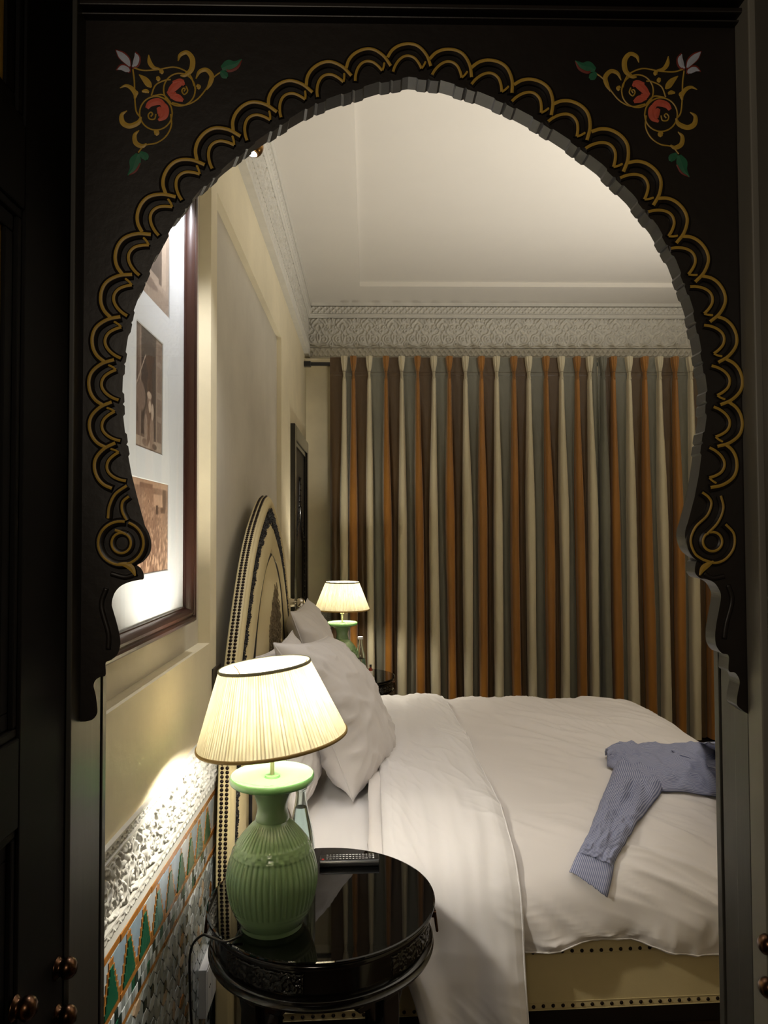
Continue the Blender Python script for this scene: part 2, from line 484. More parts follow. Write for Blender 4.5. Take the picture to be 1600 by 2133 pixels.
def arabesque(aspect):
    ar = 1 / aspect
    half = [[(0.5, 0.98), (0.40, 0.90), (0.28, 0.80), (0.25, 0.70), (0.36, 0.60), (0.30, 0.48), (0.12, 0.40), (0.06, 0.28), (0.16, 0.14), (0.36, 0.10), (0.5, 0.03)],
            spiral(0.28, 0.28, 0.13, 1.3, 1.0, 1, ar), spiral(0.14, 0.68, 0.10, 1.2, -0.5, -1, ar), spiral(0.10, 0.92, 0.07, 1.0, 2.0, 1, ar),
            [(0.5, 0.80), (0.42, 0.72), (0.40, 0.62), (0.5, 0.52)], [(0.5, 0.50), (0.44, 0.40), (0.46, 0.28), (0.5, 0.18)],
            [(0.02, 0.04), (0.05, 0.14), (0.0, 0.22)], [(0.02, 0.50), (0.07, 0.56), (0.02, 0.62)], [(0.30, 0.95), (0.22, 0.90), (0.20, 0.82)]]
    return half + [mir(c) for c in half]

def field_sample(D, u, v):
    """u repeats, v in 0..1"""
    nx, ny = D.shape
    return D[(np.floor((u % 1.0) * nx).astype(int)) % nx, np.clip((v * ny).astype(int), 0, ny - 1)]

def lattice(u, v, k):
    a = np.abs(((u * k + v) % 1.0) - 0.5) * 2; c = np.abs(((u * k - v) % 1.0) - 0.5) * 2
    return np.maximum(smooth01(a, 0.55, 0.8), smooth01(c, 0.55, 0.8))

def relief(name, origin, udir, length, z0, z1, normal, height_fn, res, m, parent=None, slope=0.0, base=0.0, kind=None):
    nu = max(2, int(length / res)); nv = max(2, int((z1 - z0) / res))
    U, V = np.meshgrid(np.linspace(0, length, nu), np.linspace(0, 1, nv), indexing='ij')
    H = base + height_fn(U, V)
    H[:, 0] = -0.02; H[:, -1] = -0.02; H[0, :] = -0.02; H[-1, :] = -0.02
    o = np.array(origin, float); ud = np.array(udir, float); n = np.array(normal, float)
    P = o + U[..., None] * ud + H[..., None] * n
    P[..., 2] += z0 + V * (z1 - z0) + slope * U
    flip = np.dot(np.cross(ud, (0, 0, 1)), n) < 0
    return link(name, grid_mesh(name, P, m, smooth=False, flip=flip), parent, kind)

ARA = polyline_field(arabesque(1.05), 110, 116, 1.05)
def ara_height(tile, amp, w):
    def fn(U, V):
        d = field_sample(ARA, U / tile, V)
        return amp * np.exp(-(d / w) ** 4) + 0.25 * amp * (perlin(U / tile * 9, V * 9, 3) > 0.1)
    return fn

# cornice round the ceiling: lattice band, arabesque frieze, cove, lattice band
def cornice(name, origin, udir, length, normal, res, res2):
    c = thing(name, None, None, origin, kind='structure')
    relief('lattice_band', origin, udir, length, 2.826, 2.900, normal, lambda U, V: 0.008 * lattice(U / 0.040, V * 1.3, 1.0) * (np.abs(V - 0.5) < 0.4), min(res, 0.0042), M['stucco'], c, base=0.028)
    relief('carved_frieze', origin, udir, length, 2.900, 3.128, normal, ara_height(0.188, 0.013, 0.030), res2, M['stucco'], c, base=0.008)
    b = MB(); o = Vector(origin); u = Vector(udir); n = Vector(normal)
    prof = [(-0.01, 3.126), (0.022, 3.126), (0.030, 3.134), (0.030, 3.146), (0.036, 3.152), (-0.01, 3.152)]
    b.prism(prof, lambda p, k: o + n * p[0] + Vector((0, 0, p[1])) + u * (length * k))
    prof = [(-0.01, 2.820), (0.033, 2.820), (0.036, 2.828), (-0.01, 2.828)]
    b.prism(prof, lambda p, k: o + n * p[0] + Vector((0, 0, p[1])) + u * (length * k))
    prof = [(-0.01, 2.897), (0.036, 2.897), (0.036, 2.903), (-0.01, 2.903)]
    b.prism(prof, lambda p, k: o + n * p[0] + Vector((0, 0, p[1])) + u * (length * k))
    prof = [(-0.01, 3.212), (0.044, 3.212), (0.050, 3.2345), (-0.01, 3.2345)]
    b.prism(prof, lambda p, k: o + n * p[0] + Vector((0, 0, p[1])) + u * (length * k))
    b.build('cornice_moulding', M['stucco'], c)
    relief('lattice_band', origin, udir, length, 3.150, 3.214, normal, lambda U, V: 0.009 * lattice(U / 0.044, V * 1.5, 1.0) * (np.abs(V - 0.5) < 0.42), min(res, 0.0042), M['stucco'], c, base=0.031)
    return c
cornice('trim_1', (WL, WB, 0), (1, 0, 0), 3.66, (0, -1, 0), 0.0055, 0.0036)
cornice('trim_2', (WL, 1.0, 0), (0, 1, 0), 4.4, (1, 0, 0), 0.0065, 0.0055)

# ------------------------------------------------------------------ dado: carved white stucco above cut tilework
DS = -0.0276                                  # the old dado runs slightly downhill
dz = lambda y: DS * (y - 1.278)
DY0, DY1 = 1.02, 2.30
relief('carved_dado_frieze', (WL, DY0, dz(DY0)), (0, 1, 0), DY1 - DY0, 0.820, 0.9325, (1, 0, 0), ara_height(0.115, 0.010, 0.042), 0.0021, M['stucco_white'], wall_left, slope=DS, base=0.002)
relief('lattice_dado_band', (WL, DY0, dz(DY0)), (0, 1, 0), DY1 - DY0, 0.9365, 0.9547, (1, 0, 0), lambda U, V: 0.006 * lattice(U / 0.02, V, 0.8), 0.0024, M['stucco_white'], wall_left, slope=DS, base=0.003)
relief('chain_dado_band', (WL, DY0, dz(DY0)), (0, 1, 0), DY1 - DY0, 0.792, 0.816, (1, 0, 0), lambda U, V: 0.006 * lattice(U / 0.021, V, 0.7), 0.0024, M['stucco_white'], wall_left, slope=DS, base=0.003)
b = MB()
for z, h, p in ((0.9325, 0.004, 0.012), (0.816, 0.0045, 0.014), (0.770, 0.022, 0.003), (0.9547, 0.004, 0.010)):
    poly = [(-0.02, 0), (p, 0), (p, h), (-0.02, h)]
    b.prism(poly, lambda q, k, z=z: (WL + q[0], DY0 + (DY1 - DY0) * k, z + q[1] + dz(DY0 + (DY1 - DY0) * k)))
b.build('stucco_fillet', M['stucco_white'], wall_left)
# the same dado on the back wall, left of the curtain
BZ = 0.0
relief('carved_dado_frieze', (WL, WB, BZ), (1, 0, 0), 0.42, 0.800, 0.9325, (0, -1, 0), ara_height(0.15, 0.010, 0.040), 0.0026, M['stucco_white'], wall_back, base=0.002)
relief('lattice_dado_band', (WL, WB, BZ), (1, 0, 0), 0.42, 0.938, 0.958, (0, -1, 0), lambda U, V: 0.006 * lattice(U / 0.022, V, 0.8), 0.0028, M['stucco_white'], wall_back, base=0.003)
relief('chain_dado_band', (WL, WB, BZ), (1, 0, 0), 0.42, 0.765, 0.798, (0, -1, 0), lambda U, V: 0.006 * lattice(U / 0.026, V * 1.4, 0.7), 0.0028, M['stucco_white'], wall_back, base=0.003)

tile_cols = {'brown': (168, 112, 52), 'white': (196, 204, 208), 'blue': (150, 172, 190), 'green': (28, 92, 66), 'dark': (36, 52, 50), 'grey': (150, 158, 158), 'tan': (190, 166, 140), 'teal': (84, 128, 118)}
TM = {k: mat('glazed_' + k, c, 0.22, var=(30, 0.22), bump=(40, 0.08), coat=0.35) for k, c in tile_cols.items()}
M['grout'] = mat('grout', (176, 172, 160), 0.85)

def tile_mesh(poly, m, h=0.004, chamfer=0.0012):
    """poly in (u, z); mesh in local axes: X out of the wall, Y along it, Z up; bevelled glazed face"""
    n = len(poly); c = np.mean(poly, axis=0)
    inner = [tuple(c + (np.array(p) - c) * (1 - chamfer / (np.linalg.norm(np.array(p) - c) + 1e-6))) for p in poly]
    v = [(0, *p) for p in poly] + [(h - chamfer * 0.7, *p) for p in poly] + [(h, *p) for p in inner]
    f = [tuple(range(2 * n, 3 * n))]
    for k in (0, 1):
        f += [(k * n + i, k * n + (i + 1) % n, (k + 1) * n + (i + 1) % n, (k + 1) * n + i) for i in range(n)]
    return to_mesh('tile', v, f, m)

SHEAR = Matrix(((1, 0, 0, 0), (0, 1, 0, 0), (0, DS, 1, 0), (0, 0, 0, 1)))
def put_tile(me, y, z, jitter=True):
    o = bpy.data.objects.new('tile', me); COL.objects.link(o); o.parent = wall_left
    o.matrix_basis = Matrix.Translation((WL + (random.uniform(-0.0006, 0.0006) if jitter else 0), y, z + dz(y)))
    return o
bed_plate = MB()
bed_plate.prism([(-0.02, 0.0), (0.001, 0.0), (0.001, 0.771), (-0.02, 0.771)], lambda q, k: (WL + q[0], DY0 + (DY1 - DY0) * k, max(0, q[1] + (dz(DY0 + (DY1 - DY0) * k) if q[1] > 0 else 0))))
bed_plate.build('grout_bed', M['grout'], wall_left)

P_ = 0.0955
Y_T0 = 1.308 - P_ * 1.5
def stepped(w, h, n=5, up=True, tipw=0.10):
    l = []; r = []
    for k in range(n):
        a = w / 2 * (1 - (1 - tipw) * k / n); z0 = h * k / n; z1 = h * (k + 1) / n
        l += [(-a, z0), (-a, z1)]; r += [(a, z0), (a, z1)]
    p = r + l[::-1]
    return p if up else [(x, h - z) for x, z in p][::-1]
strip = {0.7545: 0.0145, 0.6465: 0.0135, 0.590: 0.012}
for z, h in strip.items():
    for seg_n in (2,):
        me = tile_mesh([(0.0008, 0.0006), (P_ / 1 - 0.0008, 0.0006), (P_ / 1 - 0.0008, h - 0.0006), (0.0008, h - 0.0006)], TM['brown'])
    for i in range(11): put_tile(me, Y_T0 + i * P_, z)
MZ, MH = 0.661, 0.0925
me_band = tile_mesh(stepped(P_ * 0.98, MH * 0.96, 6), TM['brown'], 0.0034, 0.0005)
me_green = tile_mesh([(x * 0.72, z * 0.86) for x, z in stepped(P_ * 0.98, MH * 0.96, 6)], TM['green'], 0.0052, 0.001)
me_teal = tile_mesh([(x * 0.72, z * 0.86) for x, z in stepped(P_ * 0.98, MH * 0.96, 6)], TM['teal'], 0.0052, 0.001)
me_white = tile_mesh(stepped(P_ * 0.92, MH * 0.94, 6, up=False), TM['blue'], 0.0026, 0.001)
me_white2 = tile_mesh(stepped(P_ * 0.92, MH * 0.94, 6, up=False), TM['white'], 0.0026, 0.001)
for i in range(10):
    y = 1.308 - P_ + i * P_
    put_tile(me_band, y, MZ); put_tile(me_green if i % 4 else me_teal, y, MZ)
    put_tile(me_white if i % 3 else me_white2, y + P_ / 2, MZ + MH * 0.06)
# slanted chequer row
q = 0.0445; s_ = 0.0191
cm = {k: tile_mesh([(0.0007, 0.0007), (s_ - 0.0007, 0.0007), (s_ - 0.0007, q / 2 - 0.0007), (0.0007, q / 2 - 0.0007)], TM[k], 0.004, 0.0008) for k in ('white', 'dark', 'grey', 'green')}
for i in range(44):
    for j in (0, 1):
        k = ('dark' if (i // 2 + j) % 3 == 0 else 'grey') if (i + j) % 2 == 0 else ('white' if i % 5 else 'green')
        put_tile(cm[k], 1.23 + i * s_, 0.602 + j * q / 2)
# interlaced long hexagons below: the nearest ones singly, the rest as one piece
p = 0.049
def hexa(L, w): return [(-L / 2, 0), (-L / 2 + w / 2, -w / 2), (L / 2 - w / 2, -w / 2), (L / 2, 0), (L / 2 - w / 2, w / 2), (-L / 2 + w / 2, w / 2)]
hx = hexa(p * 0.93, 0.0235); hv = [(-b_, a_) for a_, b_ in hexa(p * 0.93, 0.0235)]
cc = 0.0118
octa = [(p / 2 * a_ * 0.50 + 0, p / 2 * b_ * 0.50) for a_, b_ in ((1, 0.42), (0.42, 1), (-0.42, 1), (-1, 0.42), (-1, -0.42), (-0.42, -1), (0.42, -1), (1, -0.42))]
hm = {(k, c): tile_mesh(hx if k == 'h' else hv, TM[c], 0.004, 0.001) for k in 'hv' for c in ('grey', 'white', 'tan', 'brown')}
om = {c: tile_mesh(octa, TM[c], 0.004, 0.001) for c in ('grey', 'dark', 'white', 'tan')}
sp = []
for i in range(22):
    for j in range(11):
        y = 1.235 + i * p; z = 0.575 - j * p
        c = lambda: random.choices(['grey', 'white', 'tan', 'brown'], [7, 5, 0.9, 0.25])[0]
        if z + dz(y) > 0.03 and y < DY1 - 0.05:
            sp.append((hm['h', c()], y + p / 2, z)); sp.append((hm['v', c()], y, z - p / 2))
            sp.append((om[random.choice(['dark', 'grey', 'dark', 'white'])], y + p / 2, z - p / 2))
def seen_px(y, z):
    return 1500 * 0.46 / y, 1112 + 1500 * (1.5 - z) / y
sp.sort(key=lambda t: (seen_px(t[1], t[2])[1] > 2140, t[1] * 1.0 - t[2] * 0.6))
for me, y, z in sp[:128]: put_tile(me, y, z)
rest = MB()
rest_by = {}
for me, y, z in sp[128:]:
    rest_by.setdefault(me.materials[0].name, []).append((me, y, z))
vv = []; ff = []; mi = []; mats = list(TM.values())
for me, y, z in sp[128:]:
    o = len(vv); k = mats.index(me.materials[0])
    vv += [(WL + v.co.x, y + v.co.y, z + dz(y) + v.co.z) for v in me.vertices]
    for pl in me.polygons: ff.append(tuple(o + i for i in pl.vertices)); mi.append(k)
link('tile_mosaic', to_mesh('tile_mosaic', vv, ff, mats, midx=mi), wall_left, 'stuff')
# tiles on the back wall beside the curtain
def put_back(me, x, z):
    o = bpy.data.objects.new('tile', me); COL.objects.link(o); o.parent = wall_back
    o.matrix_basis = Matrix(((0, 1, 0, x), (-1, 0, 0, WB), (0, 0, 1, z), (0, 0, 0, 1))); return o
bm_brown = tile_mesh([(0.0008, 0.0008), (0.0632, 0.0008), (0.0632, 0.0192), (0.0008, 0.0192)], TM['brown'])
bb = tile_mesh(stepped(0.118, 0.10, 5), TM['brown'], 0.0034, 0.0005); bg = tile_mesh([(x * 0.7, z * 0.84) for x, z in stepped(0.118, 0.10, 5)], TM['green'], 0.0052, 0.001)
bw = tile_mesh(stepped(0.112, 0.10, 5, up=False), TM['blue'], 0.0026, 0.001)
for i in range(6): put_back(bm_brown, WL + 0.005 + i * 0.064, 0.738)
for i in range(3):
    put_back(bb, WL + 0.075 + i * 0.122, 0.632); put_back(bg, WL + 0.075 + i * 0.122, 0.632); put_back(bw, WL + 0.136 + i * 0.122, 0.636)
bq = tile_mesh([(0, 0), (0.40, 0), (0.40, 0.60), (0, 0.60)], TM['grey'])

# ------------------------------------------------------------------ carved arch in the doorway
YA = 0.90
def fx(p, y=YA): v = at_y(p[0], p[1], y); return (v.x, v.z)
left_edge = [(178, 1503), (192, 1499), (201, 1489), (203, 1477), (199, 1446), (195, 1429), (199, 1417), (209, 1410), (220, 1406), (220, 1381), (231, 1375), (244, 1364), (250, 1347), (250, 1328), (244, 1300), (236, 1272), (233, 1257), (238, 1237), (250, 1222), (268, 1213), (289, 1208), (299, 1206), (299, 1194), (293, 1183), (286, 1177), (298, 1170), (311, 1155), (315, 1142), (315, 1129), (311, 1112), (302, 1095)]
left_rim = [(302, 1095), (286, 1036), (274, 987), (264, 932), (257, 869), (255, 817), (257, 765), (266, 706), (276, 654), (294, 606), (323, 538), (365, 460), (417, 395), (476, 340), (527, 298), (588, 256), (653, 216), (725, 190), (790, 170), (851, 160)]
right_rim = [(851, 160), (915, 166), (985, 186), (1055, 214), (1125, 251), (1190, 293), (1255, 342), (1320, 406), (1370, 470), (1408, 540), (1430, 597), (1448, 655), (1458, 710), (1467, 762), (1474, 817), (1472, 870), (1465, 922), (1456, 988), (1447, 1036), (1434, 1085)]
right_edge = [(1434, 1085), (1428, 1105), (1428, 1122), (1437, 1147), (1456, 1164), (1450, 1172), (1448, 1192), (1458, 1204), (1470, 1206), (1487, 1213), (1497, 1226), (1502, 1241), (1499, 1264), (1493, 1296), (1490, 1322), (1492, 1344), (1503, 1360), (1518, 1366), (1518, 1397), (1531, 1401), (1539, 1412), (1541, 1424), (1537, 1444), (1535, 1461), (1538, 1472), (1558, 1487)]
# scallop centres along the rim, anticlockwise foot to clockwise foot
lun = [(253, 970), (243, 886), (243, 800), (251, 712), (269, 624), (300, 540), (345, 459), (398, 388), (466, 325), (540, 270), (612, 225), (690, 186), (770, 158), (851, 147), (934, 160), (1017, 185), (1100, 225), (1175, 271), (1252, 331), (1320, 396), (1374, 470), (1418, 548), (1454, 629), (1478, 711), (1489, 797), (1489, 883), (1478, 968)]
lunW = [np.array(fx(p)) for p in lun]
def dense_edge(pts, n): return [tuple(q) for q in catmull([fx(p) for p in pts], n)]
rimL = resample([fx(p) for p in left_rim], 300); rimR = resample([fx(p) for p in right_rim], 300)
rim = np.vstack([rimL, rimR[1:]])
# small steps where two scallops meet
T = np.gradient(rim, axis=0); T /= np.linalg.norm(T, axis=1)[:, None]
NI = np.stack([T[:, 1], -T[:, 0]], 1)         # towards the opening
off = np.zeros(len(rim))
for a, c in zip(lunW[:-1], lunW[1:]):
    mid = (a + c) / 2
    k = np.argmin(np.linalg.norm(rim - mid, axis=1))
    s = np.r_[0, np.cumsum(np.linalg.norm(np.diff(rim, axis=0), axis=1))]; ds = (s - s[k]) / 0.0006
    off = np.maximum(off, np.where((np.abs(ds) > 4) & (np.abs(ds) < 22), 3.5, 0) * 0.0006)
rim2 = rim + NI * off[:, None]
outline = dense_edge(left_edge, 130) + [tuple(q) for q in rim2] + dense_edge(right_edge, 110)
TOPZ = at_y(800, 30, YA).z
XL, XR = fx((176, 900))[0] - 0.004, fx((1562, 900))[0]
poly = [(XL, outline[0][1])] + outline + [(XR, outline[-1][1]), (XR, TOPZ), (XL, TOPZ)]
arch = thing('arch_panel', 'black carved horseshoe arch with gilded scallops and painted flowers filling the doorway', 'arch', ((OPX0 + OPX1) / 2, YA, 1.27))
n = len(poly)
# the edge of the board is undercut on the hinge side, square on the other
cut = [0.0] + [0.013 * float(smooth01(-(q[0] - 0.03), 0.0, 0.28)) for q in outline] + [0.0] * 3
vv = [(x, YA, z) for x, z in poly] + [(x - c_, YA + 0.026, z) for (x, z), c_ in zip(poly, cut)]
ff = [tuple(range(n)), tuple(range(2 * n - 1, n - 1, -1))] + [(i, i + n, (i + 1) % n + n, (i + 1) % n) for i in range(n)]
me = to_mesh('arch_board', vv, ff, [M['black_wood'], M['lip_wood']], midx=[0, 0] + [1] * n)
bm = bmesh.new(); bm.from_mesh(me); bmesh.ops.recalc_face_normals(bm, faces=bm.faces); bm.to_mesh(me); bm.free()
link('arch_board', me, arch)

U = 0.0006                                    # metres per picture unit on the arch plane
def band(path, wi, wo, y_front, k=26):
    """raised moulding along a path of (t, n) in arch units, with a rounded face"""
    q = resample(catmull(path, k), k)
    T = np.gradient(q, axis=0); T /= np.linalg.norm(T, axis=1)[:, None] + 1e-9
    N = np.stack([-T[:, 1], T[:, 0]], 1)
    rows = []
    for o, h in ((-wi, 0), (-wi, 0.6), (-wi * 0.5, 1), (wo * 0.5, 1), (wo, 0.6), (wo, 0)):
        c = q + N * o
        rows.append([(a * U, -h * y_front, b_ * U) for a, b_ in c])
    P = np.array(rows)
    v = P.reshape(-1, 3).tolist(); f = grid_faces(len(rows), k).tolist()
    f += [tuple(i * k for i in range(len(rows))), tuple(i * k + k - 1 for i in range(len(rows) - 1, -1, -1))]
    return v, f
outer = [(-46, 22), (-36, 38), (-20, 49), (2, 53), (22, 47), (39, 28), (48, 4)]
inner = [(-34, -8), (-30, 4), (-22, 17), (-11, 26), (1, 28), (13, 23), (22, 12), (28, 0)]
sc = MB()
sc.add(*band(outer, 8, 9, 0.0055)); sc.add(*band(inner, 6, 6, 0.0040))
lunette = [(20 * math.cos(a), -8 + 24 * math.sin(a)) for a in np.linspace(PI, 0, 12)]
me_sc = sc.mesh('scallop', M['black_wood'], smooth=True, autosmooth=40)
gl = MB()
def gilt_line(mb, path, w, y, k=26, widths=None):
    v, f = ribbon(path, widths or [w] * len(path), lambda a, ridge: (a[0] * U, y - (0.0006 if ridge else 0), a[1] * U), n=k)
    mb.add(v, f)
gilt_line(gl, outer, 6.4, -0.0058); gilt_line(gl, inner, 5.6, -0.0043)
gilt_line(gl, [(28, 0), (33, 7), (37, 16)], 4.2, -0.0043, k=6)
me_gl = gl.mesh('gilded_line', M['gilt'])
for i, c in enumerate(lunW):
    a = lunW[max(i - 1, 0)]; d = lunW[min(i + 1, len(lunW) - 1)]
    t = (d - a) / np.linalg.norm(d - a); nn = np.array([-t[1], t[0]])
    sc_ = np.linalg.norm(d - a) / (2 if 0 < i < len(lunW) - 1 else 1) / (86 * U)
    mt = Matrix(((t[0] * sc_, 0, nn[0] * sc_, c[0]), (0, 1, 0, YA), (t[1] * sc_, 0, nn[1] * sc_, c[1]), (0, 0, 0, 1)))
    o = link('scallop', me_sc, arch); o.matrix_basis = mt
    link('gilded_line', me_gl, o)

def pxpath(path, y=YA): return [fx(p, y) for p in path]
def px_band(mb, path, wi, wo, h):
    c = np.array([fx(p) for p in path]) / U
    v, f = band(c.tolist(), wi, wo, h, k=40); mb.add([(x, YA + yy, z) for x, yy, z in v], f)
def px_line(mb, path, w, y, widths=None, k=40):
    c = (np.array([fx(p) for p in path]) / U).tolist()
    v, f = ribbon(c, widths or [w] * len(c), lambda a, ridge: (a[0] * U, YA + y - (0.0006 if ridge else 0), a[1] * U), n=k); mb.add(v, f)
def circ(cx, cy, rx, ry, a0, a1, n=14): return [(cx + rx * math.cos(a), cy - ry * math.sin(a)) for a in np.linspace(math.radians(a0), math.radians(a1), n)]
# the two volutes at the springing
for side, volc in (('l', (255, 1131)), ('r', (1481, 1128))):
    cx, cy = volc; o = 1 if side == 'l' else -1
    vb = MB(); vg = MB()
    if side == 'l':
        ring_o = circ(cx, cy, 47, 45, 80, 430, 22); ring_i = circ(cx, cy, 20, 21, 60, 420, 16)
        px_band(vb, ring_o, 8, 9, 0.0055); px_band(vb, ring_i, 7, 7, 0.0040)
        px_line(vg, ring_o, 5, -0.0058); px_line(vg, ring_i, 4.6, -0.0043); px_line(vg, [(263, 1112), (252, 1107), (242, 1104)], 5, -0.0043, k=8)
        px_line(vg, [(250, 1174), (266, 1176), (278, 1184), (285, 1199)], 0, -0.0058, widths=[4, 11, 12, 3])
    else:
        ring_o = [(1507, 1092), (1524, 1112), (1524, 1140), (1508, 1163), (1486, 1172), (1462, 1166)]
        ring_l = [(1459, 1026), (1472, 1036), (1478, 1050), (1469, 1074), (1445, 1098), (1435, 1126), (1444, 1153), (1463, 1167)]
        ring_m = [(1498, 1033), (1503, 1059), (1492, 1088), (1469, 1113)]
        ring_i = circ(cx, cy, 20, 20, 90, 450, 16)
        for r, hh in ((ring_o, 0.0055), (ring_l, 0.0050), (ring_m, 0.0045), (ring_i, 0.0040)):
            px_band(vb, r, 7, 7, hh); px_line(vg, r, 5, -hh - 0.0003)
        px_line(vg, [(1482, 1169), (1470, 1176), (1460, 1184), (1453, 1198)], 0, -0.0058, widths=[4, 11, 12, 3])
    if side == 'l':
        for r, hh in (([(228, 1080), (231, 1055), (243, 1030), (267, 1012)], 0.0050), ([(266, 1084), (257, 1064), (258, 1046), (271, 1034)], 0.0040)):
            px_band(vb, r, 7, 7, hh); px_line(vg, r, 5, -hh - 0.0003)
    v = link('volute', vb.mesh('volute', M['black_wood'], smooth=True, autosmooth=40), arch)
    link('gilded_line', vg.mesh('gilded_line', M['gilt']), v)
# smooth carved roll below each volute
for pts in ([(232, 1195), (262, 1202), (286, 1194)], [(222, 1225), (212, 1262), (226, 1318), (226, 1352)], [(1508, 1200), (1482, 1204), (1466, 1194)], [(1516, 1218), (1524, 1250), (1512, 1300), (1508, 1330)]):
    vb = MB(); px_band(vb, pts, 5, 5, 0.003)
    link('carved_roll', vb.mesh('carved_roll', M['black_wood'], smooth=True), arch)

# painted corner sprays
def spray(mx):
    f = (lambda p: p) if not mx else (lambda p: (1702 - p[0], p[1] + 3))
    sp = link('painted_spray', None if False else None, arch)   # empty parent of the strokes
    par = sp
    def strokes(name, m, items, y):
        mb = MB()
        for path, widths in items: px_line(mb, [f(p) for p in path], 0, y, widths=widths, k=max(10, 6 * len(path)))
        link(name, mb.mesh(name, M[m]), par)
    W3 = lambda n, w=3.2: [w] * n
    gold = [([(280, 142), (300, 147), (330, 145), (362, 140), (386, 148), (398, 160), (405, 180)], W3(7)),
            ([(277, 145), (280, 170), (281, 205), (284, 232), (292, 244)], W3(5)),
            (circ(374, 187, 33, 34, 0, 360, 18), W3(18)), (circ(325, 236, 34, 35, 0, 360, 18), W3(18)),
            ([(358, 214), (385, 219), (410, 208), (430, 185), (445, 162), (462, 149)], W3(6)),
            ([(356, 238), (357, 262), (346, 284), (326, 298), (302, 303), (288, 318)], W3(6)),
            ([(315, 200), (324, 178), (342, 168), (356, 166)], W3(4)), ([(318, 200), (340, 198), (356, 214)], W3(3)),
            ([(383, 191), (386, 186), (382, 184), (379, 190), (384, 197), (391, 190), (388, 180)], W3(7, 3)),
            ([(314, 243), (318, 238), (314, 234), (309, 240), (312, 248), (322, 248), (325, 238)], W3(7, 3))]
    strokes('tendril', 'gilt', gold, -0.0003)
    hooks = [([(371, 128), (376, 115), (390, 110), (401, 124), (399, 145), (386, 157), (376, 158)], [2, 8, 9, 11, 11, 8, 3]),
             ([(408, 165), (416, 150), (430, 146), (441, 158), (438, 174), (430, 188)], [2, 8, 9, 10, 9, 3]),
             ([(310, 115), (312, 130), (320, 141), (334, 144)], [2, 9, 8, 3]), ([(250, 184), (262, 179), (274, 184), (282, 196), (281, 206)], [2, 6, 9, 9, 4]),
             ([(265, 231), (254, 240), (256, 256), (270, 263), (288, 256), (294, 244)], [2, 8, 11, 11, 10, 4]),
             ([(290, 272), (281, 282), (283, 298), (296, 305), (306, 300)], [2, 8, 10, 9, 4]),
             ([(290, 156), (302, 166), (310, 176), (316, 183)], [2, 12, 13, 3]), ([(328, 160), (330, 165), (327, 168)], [6, 9, 6]), ([(334, 145), (337, 150), (335, 154)], [6, 9, 6]),
             ([(296, 191), (304, 190), (311, 193)], [4, 9, 4]), ([(280, 190), (284, 194), (282, 198)], [6, 9, 6]), ([(410, 178), (415, 181), (412, 186)], [6, 8, 6]), ([(322, 273), (327, 277), (324, 282)], [6, 11, 6])]
    strokes('scroll_leaf', 'gilt', hooks, -0.0005)
    strokes('coral_flower', 'coral', [([(352, 196), (360, 185), (372, 174), (384, 170)], [9, 16, 17, 8]), ([(356, 200), (370, 204), (382, 210)], [10, 16, 6]), ([(350, 190), (360, 198), (368, 196)], [8, 14, 8]), ([(360, 172), (376, 170), (384, 178)], [6, 12, 5])], -0.0004)
    strokes('coral_flower', 'coral', [([(306, 226), (314, 216), (330, 212), (342, 218)], [8, 14, 15, 8]), ([(336, 214), (344, 226), (342, 242), (330, 251)], [8, 15, 15, 5]), ([(330, 224), (336, 236), (334, 244)], [8, 16, 8])], -0.0004)
    strokes('petal_outline', 'maroon_paint', [([(241, 104), (252, 114), (264, 126), (272, 142)], [2, 17, 17, 4]), ([(283, 108), (286, 120), (284, 134), (276, 143)], [2, 14, 14, 4]), ([(242, 146), (254, 140), (266, 145), (271, 152)], [2, 14, 14, 4])], -0.0002)
    strokes('tulip', 'pale_paint', [([(243, 106), (253, 116), (264, 127), (271, 139)], [2, 13, 13, 3]), ([(282, 111), (285, 121), (282, 133), (276, 140)], [2, 11, 11, 3]), ([(245, 145), (255, 142), (265, 146), (270, 150)], [2, 11, 11, 3])], -0.0006)
    strokes('leaf_outline', 'maroon_paint', [([(504, 124), (494, 140), (478, 147), (468, 142)], [2, 8, 8, 4])], -0.0002)
    strokes('leaf_outline', 'maroon_paint', [([(266, 366), (282, 356), (292, 340)], [2, 6, 4])], -0.0002)
    strokes('painted_leaf', 'green_paint', [([(504, 124), (490, 134), (476, 137), (462, 143)], [2, 14, 24, 10]), ([(460, 149), (468, 157), (474, 162)], [8, 16, 6])], -0.0005)
    strokes('painted_leaf', 'green_paint', [([(266, 366), (277, 352), (282, 336), (288, 321)], [2, 14, 24, 10]), ([(292, 318), (302, 326), (306, 334)], [8, 16, 6])], -0.0005)
    return sp
spray(False); spray(True)

# lintel mouldings above the arch, and the frame around it
b = MB()
zt = lambda y: at_y(800, y, YA).z
b.box(XL - 0.05, XR + 0.05, YA - 0.012, YA + 0.05, zt(50), zt(46)); b.box(XL - 0.05, XR + 0.05, YA - 0.020, YA + 0.05, zt(40), zt(30))
b.box(XL - 0.05, XR + 0.05, YA - 0.028, YA + 0.06, zt(22), zt(14)); b.box(XL - 0.08, XR + 0.08, YA - 0.036, YA + 0.07, zt(6), ZT + 0.02)
lint = b.build('trim_3', M['black_wood'], kind='structure', fix=False); bevel(lint, 0.002)
def jamb(name, x, s):
    """door jamb: s = -1 left, +1 right; stepped section seen edge on"""
    b = MB()
    b.box(*sorted((x, x + s * 0.06)), 0.900 if s > 0 else 0.872, 0.935, 0, ZT)
    b.box(*sorted((x + s * 0.0015, x + s * 0.06)), 0.935, 0.972, 0, ZT)
    b.box(*sorted((x, x + s * 0.06)), 0.975, YF + 0.004, 0, ZT)
    o = b.build(name, M['jamb_wood'], kind='structure', fix=False); bevel(o, 0.0015)
    return o
